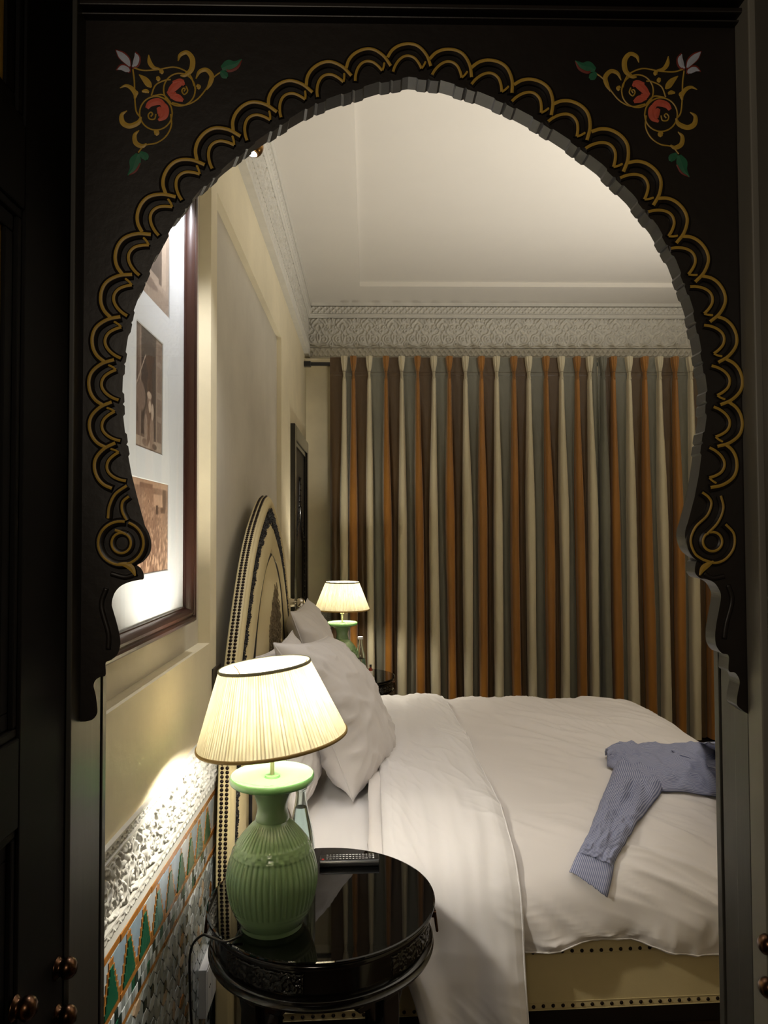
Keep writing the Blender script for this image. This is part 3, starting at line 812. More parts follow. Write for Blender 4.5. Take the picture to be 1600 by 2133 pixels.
bevel(MB().box(OPX1 + 0.0005, OPX1 + 0.06, 0.866, 0.8995, 0, ZT - 0.02).build('trim_6', M['casing'], kind='structure'), 0.0015)
jamb('trim_4', OPX0 - 0.001, -1); jamb('trim_5', OPX1 + 0.001, 1)

# the two open door leaves of the passage
def leaf(name, x, s, y0, y1, wood):
    r = thing(name, None, None, (x, (y0 + y1) / 2, 0), kind='structure')
    b = MB(); d = 0.012
    zr = [(0.06, 0.16), (0.62, 1.205), (1.289, 1.844), (1.93, 2.22)]
    fields = [(0.20, 0.62 - 0.05), (0.66, 1.200), (1.292, 1.842), (1.932, 2.16)]
    # stiles, rails (proud) and the slab behind
    X0, X1 = sorted((x, x - 0 + s * 0.04))
    slab = sorted((x + s * d, x + s * 0.04))
    b.box(*slab, y0, y1, 0.01, ZT - 0.02)
    st = sorted((x, x + s * d))
    b.box(*st, y1 - 0.112, y1, 0.01, ZT - 0.02); b.box(*st, y0, y0 + 0.09, 0.01, ZT - 0.02)
    zz = [0.01] + [v for f in fields for v in f] + [ZT - 0.02]
    for i in range(0, len(zz), 2): b.box(*st, y0 + 0.09, y1 - 0.112, zz[i], zz[i + 1])
    o = b.build('door_slab', M[wood], r, fix=False); bevel(o, 0.002)
    for z0, z1 in fields[1:]:
        ya, yb = y0 + 0.09, y1 - 0.112
        b = MB()
        for k, (w, h) in enumerate(((0.010, 0.009), (0.018, 0.005))):
            a = sum((0.010, 0.018)[:k]); xx = sorted((x + s * d, x + s * (d - h)))
            b.box(*xx, ya + a, yb - a, z0 + a, z0 + a + w); b.box(*xx, ya + a, yb - a, z1 - a - w, z1 - a)
            b.box(*xx, ya + a, ya + a + w, z0 + a + w, z1 - a - w); b.box(*xx, yb - a - w, yb - a, z0 + a + w, z1 - a - w)
        o = b.build('panel_moulding', M[wood], r, fix=False); bevel(o, 0.002)
        b = MB(); g = 0.034; X = x + s * d
        q = lambda p: (X - s * 0.0006, p[0], p[1])
        def stroke(path, w): b.add(*ribbon(path, [w] * len(path), lambda a, rg: (X - s * (0.0006 if not rg else 0.0012), a[0], a[1])))
        ya, yb, z0, z1 = ya + g, yb - g, z0 + g, z1 - g
        for a, c in (((ya, z0), (yb, z0)), ((yb, z0), (yb, z1)), ((yb, z1), (ya, z1)), ((ya, z1), (ya, z0))): stroke([a, ((a[0] + c[0]) / 2, (a[1] + c[1]) / 2), c], 0.005)
        nrep = max(2, int((z1 - z0) / 0.09))
        for i in range(nrep):
            zc = z0 + (i + 0.5) * (z1 - z0) / nrep
            for sgn in (-1, 1):
                yc = (ya + yb) / 2 + sgn * (yb - ya) * 0.27
                stroke([(yc + 0.03 * (1 - t) * math.cos(sgn * 7 * t), zc + 0.03 * (1 - t) * math.sin(7 * t)) for t in np.linspace(0, 0.9, 9)], 0.006)
                stroke([(yc + sgn * 0.03, zc - 0.035), (yc + sgn * 0.045, zc), (yc + sgn * 0.03, zc + 0.035)], 0.009)
        b.build('gilded_ornament', M['gilt'], r)
    return r
ll = leaf('door_1', OPX0 - 0.006, -1, 0.30, 0.868, 'leaf_wood')
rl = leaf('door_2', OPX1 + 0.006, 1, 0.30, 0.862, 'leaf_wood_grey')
def stud(parent, loc, nrm, r=0.012, m='bronze'):
    b = MB(); prof = [(0.0001, 0.022), (0.006, 0.0215), (0.010, 0.018), (0.012, 0.013), (0.011, 0.009), (0.0085, 0.006), (0.0095, 0.003), (0.0125, 0.001), (0.0125, 0)]
    Mx = Matrix.Translation(loc) @ Vector(nrm).to_track_quat('Z', 'Y').to_matrix().to_4x4() @ Matrix.Scale(r / 0.012, 4)
    b.lathe(prof, 16, M=Mx)
    return b.build('door_stud', M[m], parent, smooth=True)
for px, py, dd in ((150, 2016, 0.852), (56, 2100, 0.752), (150, 2116, 0.852)):
    p = at_y(px, py, dd); stud(ll, (OPX0 - 0.006, dd, p.z), (1, 0, 0))
b = MB(); b.box(OPX0 - 0.0065, OPX0 - 0.004, 0.70, 0.865, 0.74, 0.93)
b.build('strap_plate', M['bronze'], ll)
for px, py, dd in ((1579, 1968, 0.853), (1582, 2058, 0.853), (1600, 2030, 0.825)):
    p = at_y(px, py, dd); stud(rl, (OPX1 + 0.006, dd, p.z), (-1, 0, 0))
b = MB(); b.prism([(0.866, 1.03), (0.866, 0.90), (0.78, 0.90), (0.78, 0.93), (0.82, 0.985)], lambda p, k: (OPX1 + 0.0035 + 0.003 * k, p[0], p[1]))
b.build('strap_plate', M['bronze'], rl)

# ------------------------------------------------------------------ framed photographs in the left niche
XN = WL - N1                                  # back of the picture niche
def framed_picture():
    y0, y1, z0, z1 = 1.265, 1.945, 1.268, 2.50
    r = thing('framed_picture', 'tall mahogany frame with sepia photographs on white mount in the wall niche', 'picture', (XN, (y0 + y1) / 2, z0))
    prof = [(0.0, 0.004), (0.0, 0.030), (0.003, 0.034), (0.006, 0.0375), (0.012, 0.0385), (0.016, 0.036), (0.0175, 0.032), (0.020, 0.0315), (0.022, 0.034), (0.028, 0.0345), (0.034, 0.029), (0.038, 0.022), (0.040, 0.017), (0.0425, 0.0165), (0.044, 0.012), (0.044, 0.004)]
    # (inset from the outer edge, height off the wall)
    def member(a, c, ia, ic, m):
        b = MB(); n = len(prof); v = []
        a, c, ia, ic = [np.array(q, float) for q in (a, c, ia, ic)]
        for s, i in ((a, ia), (c, ic)):
            for w, h in prof: p = s + i * w; v.append((XN + h, p[0], p[1]))
        f = [(k, k + 1, n + k + 1, n + k) for k in range(n - 1)] + [tuple(range(n)), tuple(range(2 * n - 1, n - 1, -1)), (0, n, 2 * n - 1, n - 1)]
        b.add(v, f); return b.build('frame_member', M[m], r, autosmooth=30)
    member((y0, z0), (y0, z1), (1, 1), (1, -1), 'mahogany'); member((y1, z0), (y1, z1), (-1, 1), (-1, -1), 'mahogany')
    member((y0, z0), (y1, z0), (1, 1), (-1, 1), 'mahogany_h'); member((y0, z1), (y1, z1), (1, -1), (-1, -1), 'mahogany_h')
    wins = [(1.455, 1.765, 2.03, 2.31, 'street'), (1.513, 1.712, 1.687, 1.955, 'man'), (1.455, 1.765, 1.414, 1.623, 'crowd')]
    # mount with three bevelled windows
    ys = sorted({y0 + 0.03, y1 - 0.03, *[w[0] for w in wins], *[w[1] for w in wins]}); zs = sorted({z0 + 0.03, z1 - 0.03, *[w[2] for w in wins], *[w[3] for w in wins]})
    v = []; f = []
    for i in range(len(ys) - 1):
        for j in range(len(zs) - 1):
            cy, cz = (ys[i] + ys[i + 1]) / 2, (zs[j] + zs[j + 1]) / 2
            if any(w[0] < cy < w[1] and w[2] < cz < w[3] for w in wins): continue
            o = len(v); v += [(XN + 0.0105, y, z) for y, z in ((ys[i], zs[j]), (ys[i + 1], zs[j]), (ys[i + 1], zs[j + 1]), (ys[i], zs[j + 1]))]; f.append((o, o + 1, o + 2, o + 3))
    for a, b_, c, d, _ in wins:
        o = len(v); e = 0.0018
        v += [(XN + 0.0105, y, z) for y, z in ((a, c), (b_, c), (b_, d), (a, d))] + [(XN + 0.0085, y, z) for y, z in ((a + e, c + e), (b_ - e, c + e), (b_ - e, d - e), (a + e, d - e))]
        f += [(o + k, o + (k + 1) % 4, o + 4 + (k + 1) % 4, o + 4 + k) for k in range(4)]
    link('mount', to_mesh('mount', v, f, M['mat_board']), r)
    SEP = np.array([lin((44, 35, 33)), lin((128, 108, 95)), lin((212, 194, 174))])
    for a, b_, c, d, kind in wins:
        nu, nv = 90, int(90 * (d - c) / (b_ - a)); u, w = np.meshgrid(np.linspace(0, 1, nu), np.linspace(0, 1, nv), indexing='ij')
        g = np.full(u.shape, 0.5)
        def ell(cx, cy, rx, ry, val, soft=0.25):
            nonlocal g
            q = ((u - cx) / rx) ** 2 + ((w - cy) / ry) ** 2; k = 1 - smooth01(q, 1 - soft, 1 + soft); g = g * (1 - k) + val * k
        def rect(x0, x1, z0_, z1_, val):
            nonlocal g
            g = np.where((u > x0) & (u < x1) & (w > z0_) & (w < z1_), val, g)
        fine = perlin(u * 26, w * 34, 5)
        if kind == 'man':                    # bearded old man sitting on a doorstep
            g = 0.30 + 0.10 * perlin(u * 5, w * 7, 1); rect(0.22, 0.74, 0.12, 1, 0.10); rect(0, 0.20, 0, 1, 0.42); rect(0.06, 0.10, 0.2, 1, 0.2); rect(0.76, 1, 0, 1, 0.62); rect(0.80, 0.97, 0.10, 0.28, 0.48); rect(0.80, 0.97, 0.33, 0.48, 0.5); rect(0.80, 0.97, 0.54, 0.76, 0.5); rect(0.80, 0.97, 0.8, 0.96, 0.5)
            rect(0, 1, 0, 0.10, 0.72); rect(0.16, 0.2, 0.0, 1, 0.6)
            ell(0.52, 0.27, 0.20, 0.17, 0.20); ell(0.42, 0.20, 0.12, 0.16, 0.34); ell(0.60, 0.15, 0.08, 0.16, 0.58); ell(0.38, 0.17, 0.06, 0.13, 0.62); ell(0.50, 0.42, 0.07, 0.055, 0.55); ell(0.50, 0.465, 0.085, 0.03, 0.85); ell(0.52, 0.37, 0.05, 0.05, 0.9); ell(0.62, 0.34, 0.05, 0.07, 0.88); ell(0.2, 0.42, 0.16, 0.12, 0.5)
            k = np.abs((w - 0.5) - (u - 0.05) * 0.9) < 0.012; g = np.where(k & (u < 0.36), 0.75, g)
            ell(0.35, 0.06, 0.10, 0.03, 0.5); ell(0.7, 0.05, 0.09, 0.025, 0.3)
        elif kind == 'crowd':                # busy market square seen from above
            g = 0.62 - 0.10 * (1 - w) + 0.06 * perlin(u * 4, w * 5, 2)
            rr = np.random.default_rng(4)
            for _ in range(420):
                cx, cy = rr.uniform(0, 1), rr.uniform(0.02, 0.86) ** 1.1; s = 0.004 + 0.014 * (1 - cy)
                ell(cx, cy, s * 0.7, s * 2.0, rr.choice([0.25, 0.95, 0.9, 0.35, 0.8]), 0.5)
            rect(0.62, 0.95, 0.72, 0.86, 0.82); rect(0.68, 0.74, 0.64, 0.74, 0.2); rect(0.8, 0.93, 0.66, 0.72, 0.25); ell(0.9, 0.82, 0.05, 0.16, 0.3); rect(0, 1, 0.92, 1, 0.8); rect(0.3, 0.6, 0.9, 0.95, 0.5)
        else:                                # shaded alley with a cart
            g = 0.72 + 0.08 * perlin(u * 3, w * 5, 8); rect(0.12, 0.72, 0.24, 1, 0.18); rect(0.80, 0.92, 0.2, 1, 0.85); rect(0.72, 0.80, 0.2, 0.9, 0.25); rect(0.2, 0.6, 0.30, 0.42, 0.32); ell(0.3, 0.30, 0.10, 0.12, 0.45); ell(0.3, 0.30, 0.085, 0.10, 0.16); ell(0.62, 0.5, 0.05, 0.14, 0.6); ell(0.5, 0.72, 0.08, 0.2, 0.5); rect(0, 1, 0, 0.16, 0.66); ell(0.3, 0.14, 0.4, 0.05, 0.45)
        g = np.clip(g + 0.07 * fine, 0, 1)
        cr = np.stack([np.interp(g, [0, 0.5, 1], SEP[:, k]) for k in range(3)], -1)
        if kind == 'crowd': cr = cr * np.array([1.12, 0.92, 0.80])
        P = np.stack([np.full(u.shape, XN + 0.008), a + u * (b_ - a), c + w * (d - c)], -1)
        me = grid_mesh('photograph', P, M['print'], smooth=False)
        at = me.color_attributes.new('print', 'FLOAT_COLOR', 'POINT')
        at.data.foreach_set('color', np.concatenate([cr, np.ones((*u.shape, 1))], -1).astype(np.float32).ravel())
        link('photograph', me, r)
    MB().box(XN + 0.0135, XN + 0.0150, y0 + 0.035, y1 - 0.035, z0 + 0.035, z1 - 0.035).build('glass_pane', M['pane'], r)
    MB().box(XN + 0.0005, XN + 0.0045, y0 + 0.004, y1 - 0.004, z0 + 0.004, z1 - 0.004).build('backing_board', M['mahogany'], r)
framed_picture()

# picture spotlight on a short arm
sp = thing('picture_spotlight', 'small brass ball spotlight on a wall arm lighting the framed photographs', 'spotlight', (WL, 1.8, 2.5))
SPY = 1.80
SPP = at_y(527, 305, SPY)
SPAIM = Vector((XN, 1.76, 1.85))
b = MB(); b.lathe([(0.0001, 0.012), (0.026, 0.010), (0.028, 0.0), (0.0001, 0.0)], 20, M=Matrix.Translation((WL, SPY, SPP.z + 0.055)) @ Matrix.Rotation(PI / 2, 4, 'Y')); b.build('wall_rose', M['brass'], sp, smooth=True, autosmooth=40)
b = MB(); b.tube([(WL + 0.008, SPY, SPP.z + 0.055), (SPP.x - 0.06, SPY, SPP.z + 0.062), (SPP.x - 0.015, SPY, SPP.z + 0.055), (SPP.x, SPY, SPP.z + 0.012)], 0.0045); b.build('arm', M['brass'], sp, smooth=True)
dirv = (SPAIM - SPP).normalized()
Ms = Matrix.Translation(SPP) @ dirv.to_track_quat('Z', 'Y').to_matrix().to_4x4()
b = MB(); R_ = 0.027
b.lathe([(0.0001, -R_)] + [(R_ * math.sin(a), -R_ * math.cos(a)) for a in np.linspace(0.2, 2.35, 14)] + [(R_ * 0.62, R_ * 0.66)], 24, M=Ms); b.build('ball_housing', M['brass'], sp, smooth=True)
b = MB(); b.lathe([(0.0001, R_ * 0.70), (R_ * 0.62, R_ * 0.68), (R_ * 0.62, R_ * 0.5), (0.0001, R_ * 0.5)], 20, M=Ms); b.build('lens', emit('spot_lens', (255, 244, 230), 14), sp)
light('spot_beam', 'SPOT', SPP + dirv * 0.03, 17.0, (0.95, 0.95, 1.0), aim=SPAIM, spot_size=math.radians(118), spot_blend=0.6, shadow_soft_size=0.012)

# ------------------------------------------------------------------ far door in the left wall, switch, socket
def far_door():
    y0, y1, zt_ = 4.30, 5.27, 2.165
    r = thing('door_3', None, None, (WL, (y0 + y1) / 2, 0), kind='structure')
    b = MB()
    b.box(WL - 0.01, WL + 0.028, y0, y0 + 0.085, 0, zt_); b.box(WL - 0.01, WL + 0.028, y1 - 0.085, y1, 0, zt_); b.box(WL - 0.01, WL + 0.028, y0 + 0.085, y1 - 0.085, zt_ - 0.085, zt_)
    b.box(WL - 0.01, WL + 0.018, y0 + 0.085, y0 + 0.115, 0, zt_ - 0.085); b.box(WL - 0.01, WL + 0.018, y1 - 0.115, y1 - 0.085, 0, zt_ - 0.085); b.box(WL - 0.01, WL + 0.018, y0 + 0.115, y1 - 0.115, zt_ - 0.115, zt_ - 0.085)
    bevel(b.build('door_frame', M['lacquer'], r, fix=False), 0.004)
    MB().box(WL - 0.01, WL + 0.004, y0 + 0.115, y1 - 0.115, 0.01, zt_ - 0.115).build('door_leaf', M['black_wood'], r)
    yc = (y0 + y1) / 2
    arc = [(yc - 0.26, 0.2), (yc - 0.26, 1.45)] + [(yc - 0.26 + 0.26 * math.sin(t) * 1.0, 1.45 + 0.42 * (1 - math.cos(t)) ** 0.75) for t in np.linspace(0.15, PI / 2, 10)]
    arc = arc + [(2 * yc - y, z) for y, z in arc[::-1][1:]]
    MB().tube([(WL + 0.006, y, z) for y, z in arc], 0.012, 6).build('arched_moulding', M['lacquer'], r, smooth=True)
    b = MB()
    for y, z in resample(arc, 90): b.lathe([(0.0001, 0.008), (0.006, 0.005), (0.007, 0)], 6, M=Matrix.Translation((WL + 0.012, yc + (y - yc) * 1.12, z + 0.02)) @ Matrix.Rotation(PI / 2, 4, 'Y'))
    b.build('beading', M['lacquer'], r, kind='stuff')
    MB().box(WL, WL + 0.010, yc - 0.2, yc + 0.2, 0.3, 0.9).build('lower_panel', M['lacquer'], r)
    k = at_x(628, 1255, WL + 0.075); kb = MB()
    kb.lathe([(0.0001, 0.062), (0.016, 0.058), (0.026, 0.046), (0.030, 0.034), (0.026, 0.022), (0.012, 0.012), (0.012, 0.004), (0.026, 0.002), (0.026, -0.03), (0.0001, -0.03)], 20, M=Matrix.Translation((WL + 0.034, k.y, k.z)) @ Matrix.Rotation(PI / 2, 4, 'Y'))
    kn = kb.build('door_knob', M['chrome'], r, smooth=True, autosmooth=50)
    MB().tube([(WL + 0.075, k.y + 0.0, k.z - 0.030), (WL + 0.07, k.y, k.z - 0.08), (WL + 0.075, k.y + 0.01, k.z - 0.15)], 0.005).build('key_tassel', M['chrome'], kn, smooth=True)
    MB().tube([(WL + 0.05, k.y - 0.30, k.z - 0.055), (WL + 0.055, k.y - 0.02, k.z - 0.03)], 0.008).build('sliding_bolt', M['bronze'], r, smooth=True)
far_door()

def wall_switch():
    a = at_x(441, 1384, WL); c = at_x(455, 1440, WL)
    r = thing('wall_switch', 'dark plate switch on plaster between picture niche and headboard', 'switch', (WL, a.y, (a.z + c.z) / 2))
    z0, z1 = 1.015, 1.105
    bevel(MB().box(WL, WL + 0.007, a.y, c.y + 0.005, z0, z1).build('cover_plate', M['socket'], r), 0.002)
    bevel(MB().box(WL + 0.006, WL + 0.011, a.y + 0.03, c.y - 0.025, 1.04, 1.08).build('rocker', M['black_plastic'], r), 0.002)
wall_switch()
def wall_box():
    r = thing('socket_box', 'white plastic socket box mounted low on tiled wall behind the round table', 'socket', (WL, 2.05, 0.2))
    bevel(MB().box(WL, WL + 0.024, 1.975, 2.098, 0.205, 0.334).build('housing', M['white_plastic'], r), 0.002)
    bevel(MB().box(WL + 0.023, WL + 0.0255, 1.985, 2.035, 0.215, 0.325).build('socket_plate', M['white_plastic'], r), 0.001)
    bevel(MB().box(WL + 0.023, WL + 0.0255, 2.042, 2.090, 0.215, 0.325).build('socket_plate', M['white_plastic'], r), 0.001)
    b = MB()
    for y in (2.005, 2.017): b.lathe([(0.0001, 0.001), (0.0028, 0.001), (0.0028, 0)], 8, M=Matrix.Translation((WL + 0.0255, y, 0.272)) @ Matrix.Rotation(PI / 2, 4, 'Y'))
    b.build('pin_holes', M['black_plastic'], r, kind='stuff')
wall_box()

# ------------------------------------------------------------------ curtains on a dark rail
YC = 5.17
CT, CBOT = 2.775, 0.03
r = thing('curtain_rail', 'black curtain rail running above the cream wall strip to the striped curtains', 'curtain rail', (0, YC + 0.06, 2.73))
b = MB(); b.box(WL, WR, YC + 0.045, YC + 0.075, 2.728, 2.752); bevel(b.build('rail', M['black_plastic'], r), 0.003)
b = MB(); b.box(WL, WL + 0.05, YC + 0.035, YC + 0.085, 2.722, 2.757); bevel(b.build('end_bracket', M['black_plastic'], r), 0.003)
b = MB(); b.box(WL, WL + 0.61, YC + 0.09, WB, 2.760, 2.79); b.build('rail_pelmet', M['plaster'], r)

def X_at(px): return at_y(px, 1000, YC).x
def curtain(name, label, x_left, x_right, pleats, stripe_seq, seed):
    """pleats: x of every pinch pleat; fabric between consecutive pleats lies flat"""
    NZ = 150; zs = np.concatenate([np.linspace(CBOT, 2.60, 90), np.linspace(2.61, CT, 60)])
    bounds = []                                 # (x, material) stripe spans
    cols = []
    xs = [x_left] + pleats + [x_right]
    rr = np.random.default_rng(seed)
    drift = [perlin(np.linspace(0, 1.4, len(zs)) + 3.1 * i, np.full(len(zs), 0.3 + i * 1.7), seed) for i in range(len(pleats))]
    # parametric columns: for every pleat, fabric fractions
    X = []; Y = []; mi = []
    zn = 1 - (zs - CBOT) / (CT - CBOT)          # 0 at top, 1 at hem
    below = smooth01(zn, 0.035, 0.45)           # how far the pleat has opened
    header = zn < 0.047
    pinch = np.exp(-((zn - 0.047) / 0.014) ** 2)
    def add(x, y): X.append(x); Y.append(y)
    prev_edge = np.full(len(zs), x_left)
    for i, xp in enumerate(pleats):
        dr = drift[i] * 0.020 * smooth01(zn, 0.05, 0.5)
        half = 0.015 + 0.015 * below + 0.010 * smooth01(-zn, -0.045, -0.0) - 0.006 * pinch
        half = half * (1 + 0.25 * perlin(zn * 2 + i, np.full(len(zs), i * 2.3), seed + 9) * below)
        amp = 0.045 + 0.035 * below - 0.010 * pinch
        le = xp + dr - half; ri = xp + dr + half
        # flat fabric up to this pleat
        nf = 12
        for k in range(nf):
            t = k / nf
            x = prev_edge * (1 - t) + le * t
            sag = 0.016 * np.sin(t * PI) * below - 0.018 * smooth01(np.abs(t - 0.5), 0.32, 0.5) * below
            sag = sag + 0.006 * perlin(zn * 3 + i * 5, np.full(len(zs), t * 2 + i), seed + 2) * below
            add(x, YC - np.where(header, 0.004, 0) - sag); mi.append(stripe_seq[i][0])
        nb = 18
        for k in range(nb):
            t = k / nb; a = t * PI
            prof = np.sin(a) ** 0.55
            tri = 0.010 * np.abs(np.sin(a * 3)) * np.where(zn < 0.06, 1, 0)          # triple pinch folds in the heading
            lean = 0.010 * math.sin(a) * rr.uniform(-1, 1) * 0
            wob = half * (-math.cos(a)) * (1 + 0.35 * below * math.sin(a) ** 2)
            add(xp + dr + wob + lean, YC - amp * prof - tri + 0.004 * perlin(zn * 6 + i, np.full(len(zs), t * 3 + i * 2), seed + 4))
            mi.append(stripe_seq[i][1])
        prev_edge = ri
    for k in range(12):
        t = k / 11; add(prev_edge * (1 - t) + x_right * t, np.full(len(zs), YC) - 0.010 * math.sin(t * PI)); mi.append(stripe_seq[-1][0] if len(stripe_seq) > len(pleats) else stripe_seq[-1][0])
    P = np.stack([np.array(X), np.array(Y), np.broadcast_to(zs, np.array(X).shape)], -1)
    # ripples of the taffeta
    P[..., 1] += 0.0022 * perlin(P[..., 0] * 26, P[..., 2] * 13, seed + 5) + 0.0016 * perlin(P[..., 0] * 60, P[..., 2] * 28, seed + 6)
    fm = np.repeat(np.array(mi[:-1])[:, None], len(zs) - 1, axis=1)
    r = thing(name, label, 'curtain', ((x_left + x_right) / 2, YC, CBOT))
    me = grid_mesh('drape', P, [M['silk_brown'], M['silk_orange'], M['silk_silver'], M['silk_sage']], midx=fm, flip=True)
    o = link('drape', me, r)
    # heading tape seam
    b = MB(); b.tube([(x, y, 2.665) for x, y in zip([c[np.argmin(abs(zs - 2.665))] for c in X][::1], [c[np.argmin(abs(zs - 2.665))] - 0.0012 for c in Y])], 0.0010, 4)
    b.build('heading_seam', M['silk_brown'], r)
    b = MB()
    for xp in pleats:
        b.tube([(xp, YC + 0.002, CT - 0.03), (xp, YC + 0.03, CT - 0.012), (xp, YC + 0.052, CT - 0.02)], 0.002, 5)
    b.build('curtain_hooks', M['black_plastic'], r, kind='stuff')
    return r
BR, OR, SI, SA = 0, 1, 2, 3
pl = [718, 737, 770, 805, 838, 871, 905, 937, 971, 1004, 1036, 1072, 1103, 1139, 1171, 1204, 1230]
seq = [(BR, SI), (SA, OR), (BR, SI)]
for i in range(3, len(pl)): seq.append((SA, OR) if i % 2 else (BR, SI))
seq.append((SA, SA))
curtain('curtain', 'striped silk curtain covering the wall behind the bed from lamp to central gap', X_at(688), X_at(1247), [X_at(x) for x in pl], seq, 11)
pl2 = [1258, 1279, 1312, 1345, 1375, 1408, 1440, 1474, 1507, 1540, 1574]
seq2 = [(SA, SA), (BR, OR)]
for i in range(2, len(pl2)): seq2.append((SA, SI) if i % 2 == 0 else (BR, OR))
seq2.append((BR, BR))
curtain('curtain', 'striped silk curtain hanging beyond the foot of the bed at the right jamb', X_at(1248), X_at(1640), [X_at(x) for x in pl2], seq2, 23)

# ------------------------------------------------------------------ bed
BR0 = Vector((-0.40, 2.12)); BPH = math.radians(2.2)
cb, sb = math.cos(BPH), math.sin(BPH)
def bed(u, w, z):
    return (BR0.x + u, BR0.y + u * sb + w, z)
def bedA(u, w, z):
    return np.stack([BR0.x + u, BR0.y + u * sb + w, z], -1)
bd = thing('bed', 'large upholstered bed with cream leather base edged with dark nail heads', 'bed', bed(1.0, 0.98, 0))
def bedbox(name, m, u0, u1, w0, w1, z0, z1, bw=0.01, **kw):
    b = MB(); v = [bed(u, w, z) for z in (z0, z1) for u, w in ((u0, w0), (u1, w0), (u1, w1), (u0, w1))]
    b.add(v, [(0, 3, 2, 1), (4, 5, 6, 7), (0, 1, 5, 4), (1, 2, 6, 5), (2, 3, 7, 6), (3, 0, 4, 7)])
    return bevel(b.build(name, M[m], bd, **kw), bw, 3)
bedbox('base', 'leather', 0.04, 2.02, 0.0, 1.95, 0.088, 0.30, 0.012)
bedbox('plinth', 'black_wood', 0.06, 1.98, 0.06, 1.89, 0.0, 0.09, 0.004)
bedbox('mattress', 'linen', 0.05, 2.0, 0.03, 1.92, 0.30, 0.50, 0.05)
nail_b = MB(); nail_b.lathe([(0.0001, 0.0048), (0.0028, 0.0041), (0.0050, 0.0022), (0.0058, 0.0)], 9)
me_nail = nail_b.mesh('nail', M['nail'], smooth=True)
# nails face the camera side of the base: outward is -w
nq = Matrix(((cb, 0, sb), (sb, 0, -cb), (0, 1, 0)))
for z in (0.106, 0.263):
    for i in range(66):
        p = bed(0.06 + i * 0.0294, 0.0, z + random.uniform(-0.001, 0.001))
        o = link('nail', me_nail, bd)
        o.matrix_basis = Matrix.Translation(p) @ nq.to_4x4()
# welt lines of the leather edge bands
for z in (0.0955, 0.118, 0.256):
    MB().tube([bed(u, -0.0008, z) for u in np.linspace(0.04, 2.0, 12)], 0.0016, 5).build('welt', M['leather'], bd, smooth=True)

def ridge(p, k): return np.clip(1 - np.abs(p) * k, 0, 1) ** 1.6
def cloth(u, w, kind):
    """wrinkles, in metres"""
    wx = u + 0.05 * perlin(u * 2.1, w * 2.1, 30); wy = w + 0.05 * perlin(u * 2.3 + 7, w * 2.0, 29)
    p, q = 0.75 * wx - 0.66 * wy, 0.66 * wx + 0.75 * wy          # along and across the pull of the cloth
    p2, q2 = 0.35 * wx - 0.94 * wy, 0.94 * wx + 0.35 * wy
    a = 0.0050 * perlin(u * 3.2 + w * 1.4, w * 4.5 - u * 1.2, 31)
    m1 = smooth01(perlin(u * 1.3, w * 1.5, 40), -0.35, 0.4); m2 = smooth01(perlin(u * 2.0 + 3, w * 2.2, 42), -0.2, 0.45)
    a += 0.0100 * perlin(p * 1.6, q * 8.0, 33) * m1 + 0.0110 * ridge(perlin(p * 1.5 + 5, q * 6.5, 34), 2.8) * m2
    a += 0.0066 * perlin(p2 * 2.2, q2 * 13, 36) * m2 + 0.0060 * ridge(perlin(p2 * 3 + 4, q2 * 15, 38), 2.6) * m1 + 0.0034 * ridge(perlin(p * 4 + 4, q * 20, 39), 2.6) * m2
    a += 0.0014 * perlin(p * 7, q * 26, 35) * m2
    if kind == 'sheet': a = 0.65 * a + 0.004 * perlin(u * 18, w * 3.0, 41)
    return a

# fitted sheet: soft box over the mattress at the pillow end
def soft_sheet():
    nb = 120; na = 60
    prof = catmull([(-0.002, 0.34), (-0.006, 0.42), (0.004, 0.485), (0.045, 0.520), (0.14, 0.532), (0.9, 0.535), (1.8, 0.532), (1.92, 0.51), (1.955, 0.46), (1.96, 0.36)], nb)
    A, B = np.meshgrid(np.linspace(0.05, 0.66, na), np.arange(nb), indexing='ij')
    w = prof[B, 0]; z = prof[B, 1].copy()
    fl = smooth01(B / nb, 0.0, 0.4)
    z += (cloth(A * 1.5, w * 1.5, 'sheet') * 1.1) * (0.4 + 0.6 * fl)
    P = bedA(A, w + 0.003 * perlin(A * 9, z * 20, 3), z)
    o = link('fitted_sheet', grid_mesh('fitted_sheet', P, M['sheet']), bd)
    return o
soft_sheet()

DUV = catmull([(-0.050, 0.285), (-0.062, 0.33), (-0.062, 0.39), (-0.040, 0.460), (0.010, 0.515), (0.10, 0.558), (0.24, 0.584), (0.45, 0.596), (0.9, 0.602), (1.3, 0.602), (1.6, 0.598), (1.80, 0.588), (1.92, 0.562), (1.99, 0.50), (2.02, 0.42), (2.02, 0.30)], 400)
FOOT = catmull([(0.40, 0.0), (1.2, 0.0), (1.55, -0.004), (1.75, -0.016), (1.88, -0.045), (1.97, -0.10), (2.01, -0.18), (2.03, -0.28)], 330)
def drape(A, B, prof, foot, kind, lift=0.0):
    w = prof[B, 0]; z0 = prof[B, 1]
    u = foot[A, 0]; d = foot[A, 1]
    z = z0 + d
    t = np.gradient(prof, axis=0); t /= np.linalg.norm(t, axis=1)[:, None]
    nw, nz = -t[B, 1], t[B, 0]
    wr = cloth(u, w + (z0 - 0.6) * 1.2, kind) + lift
    return u, w + nw * wr, z + nz * wr
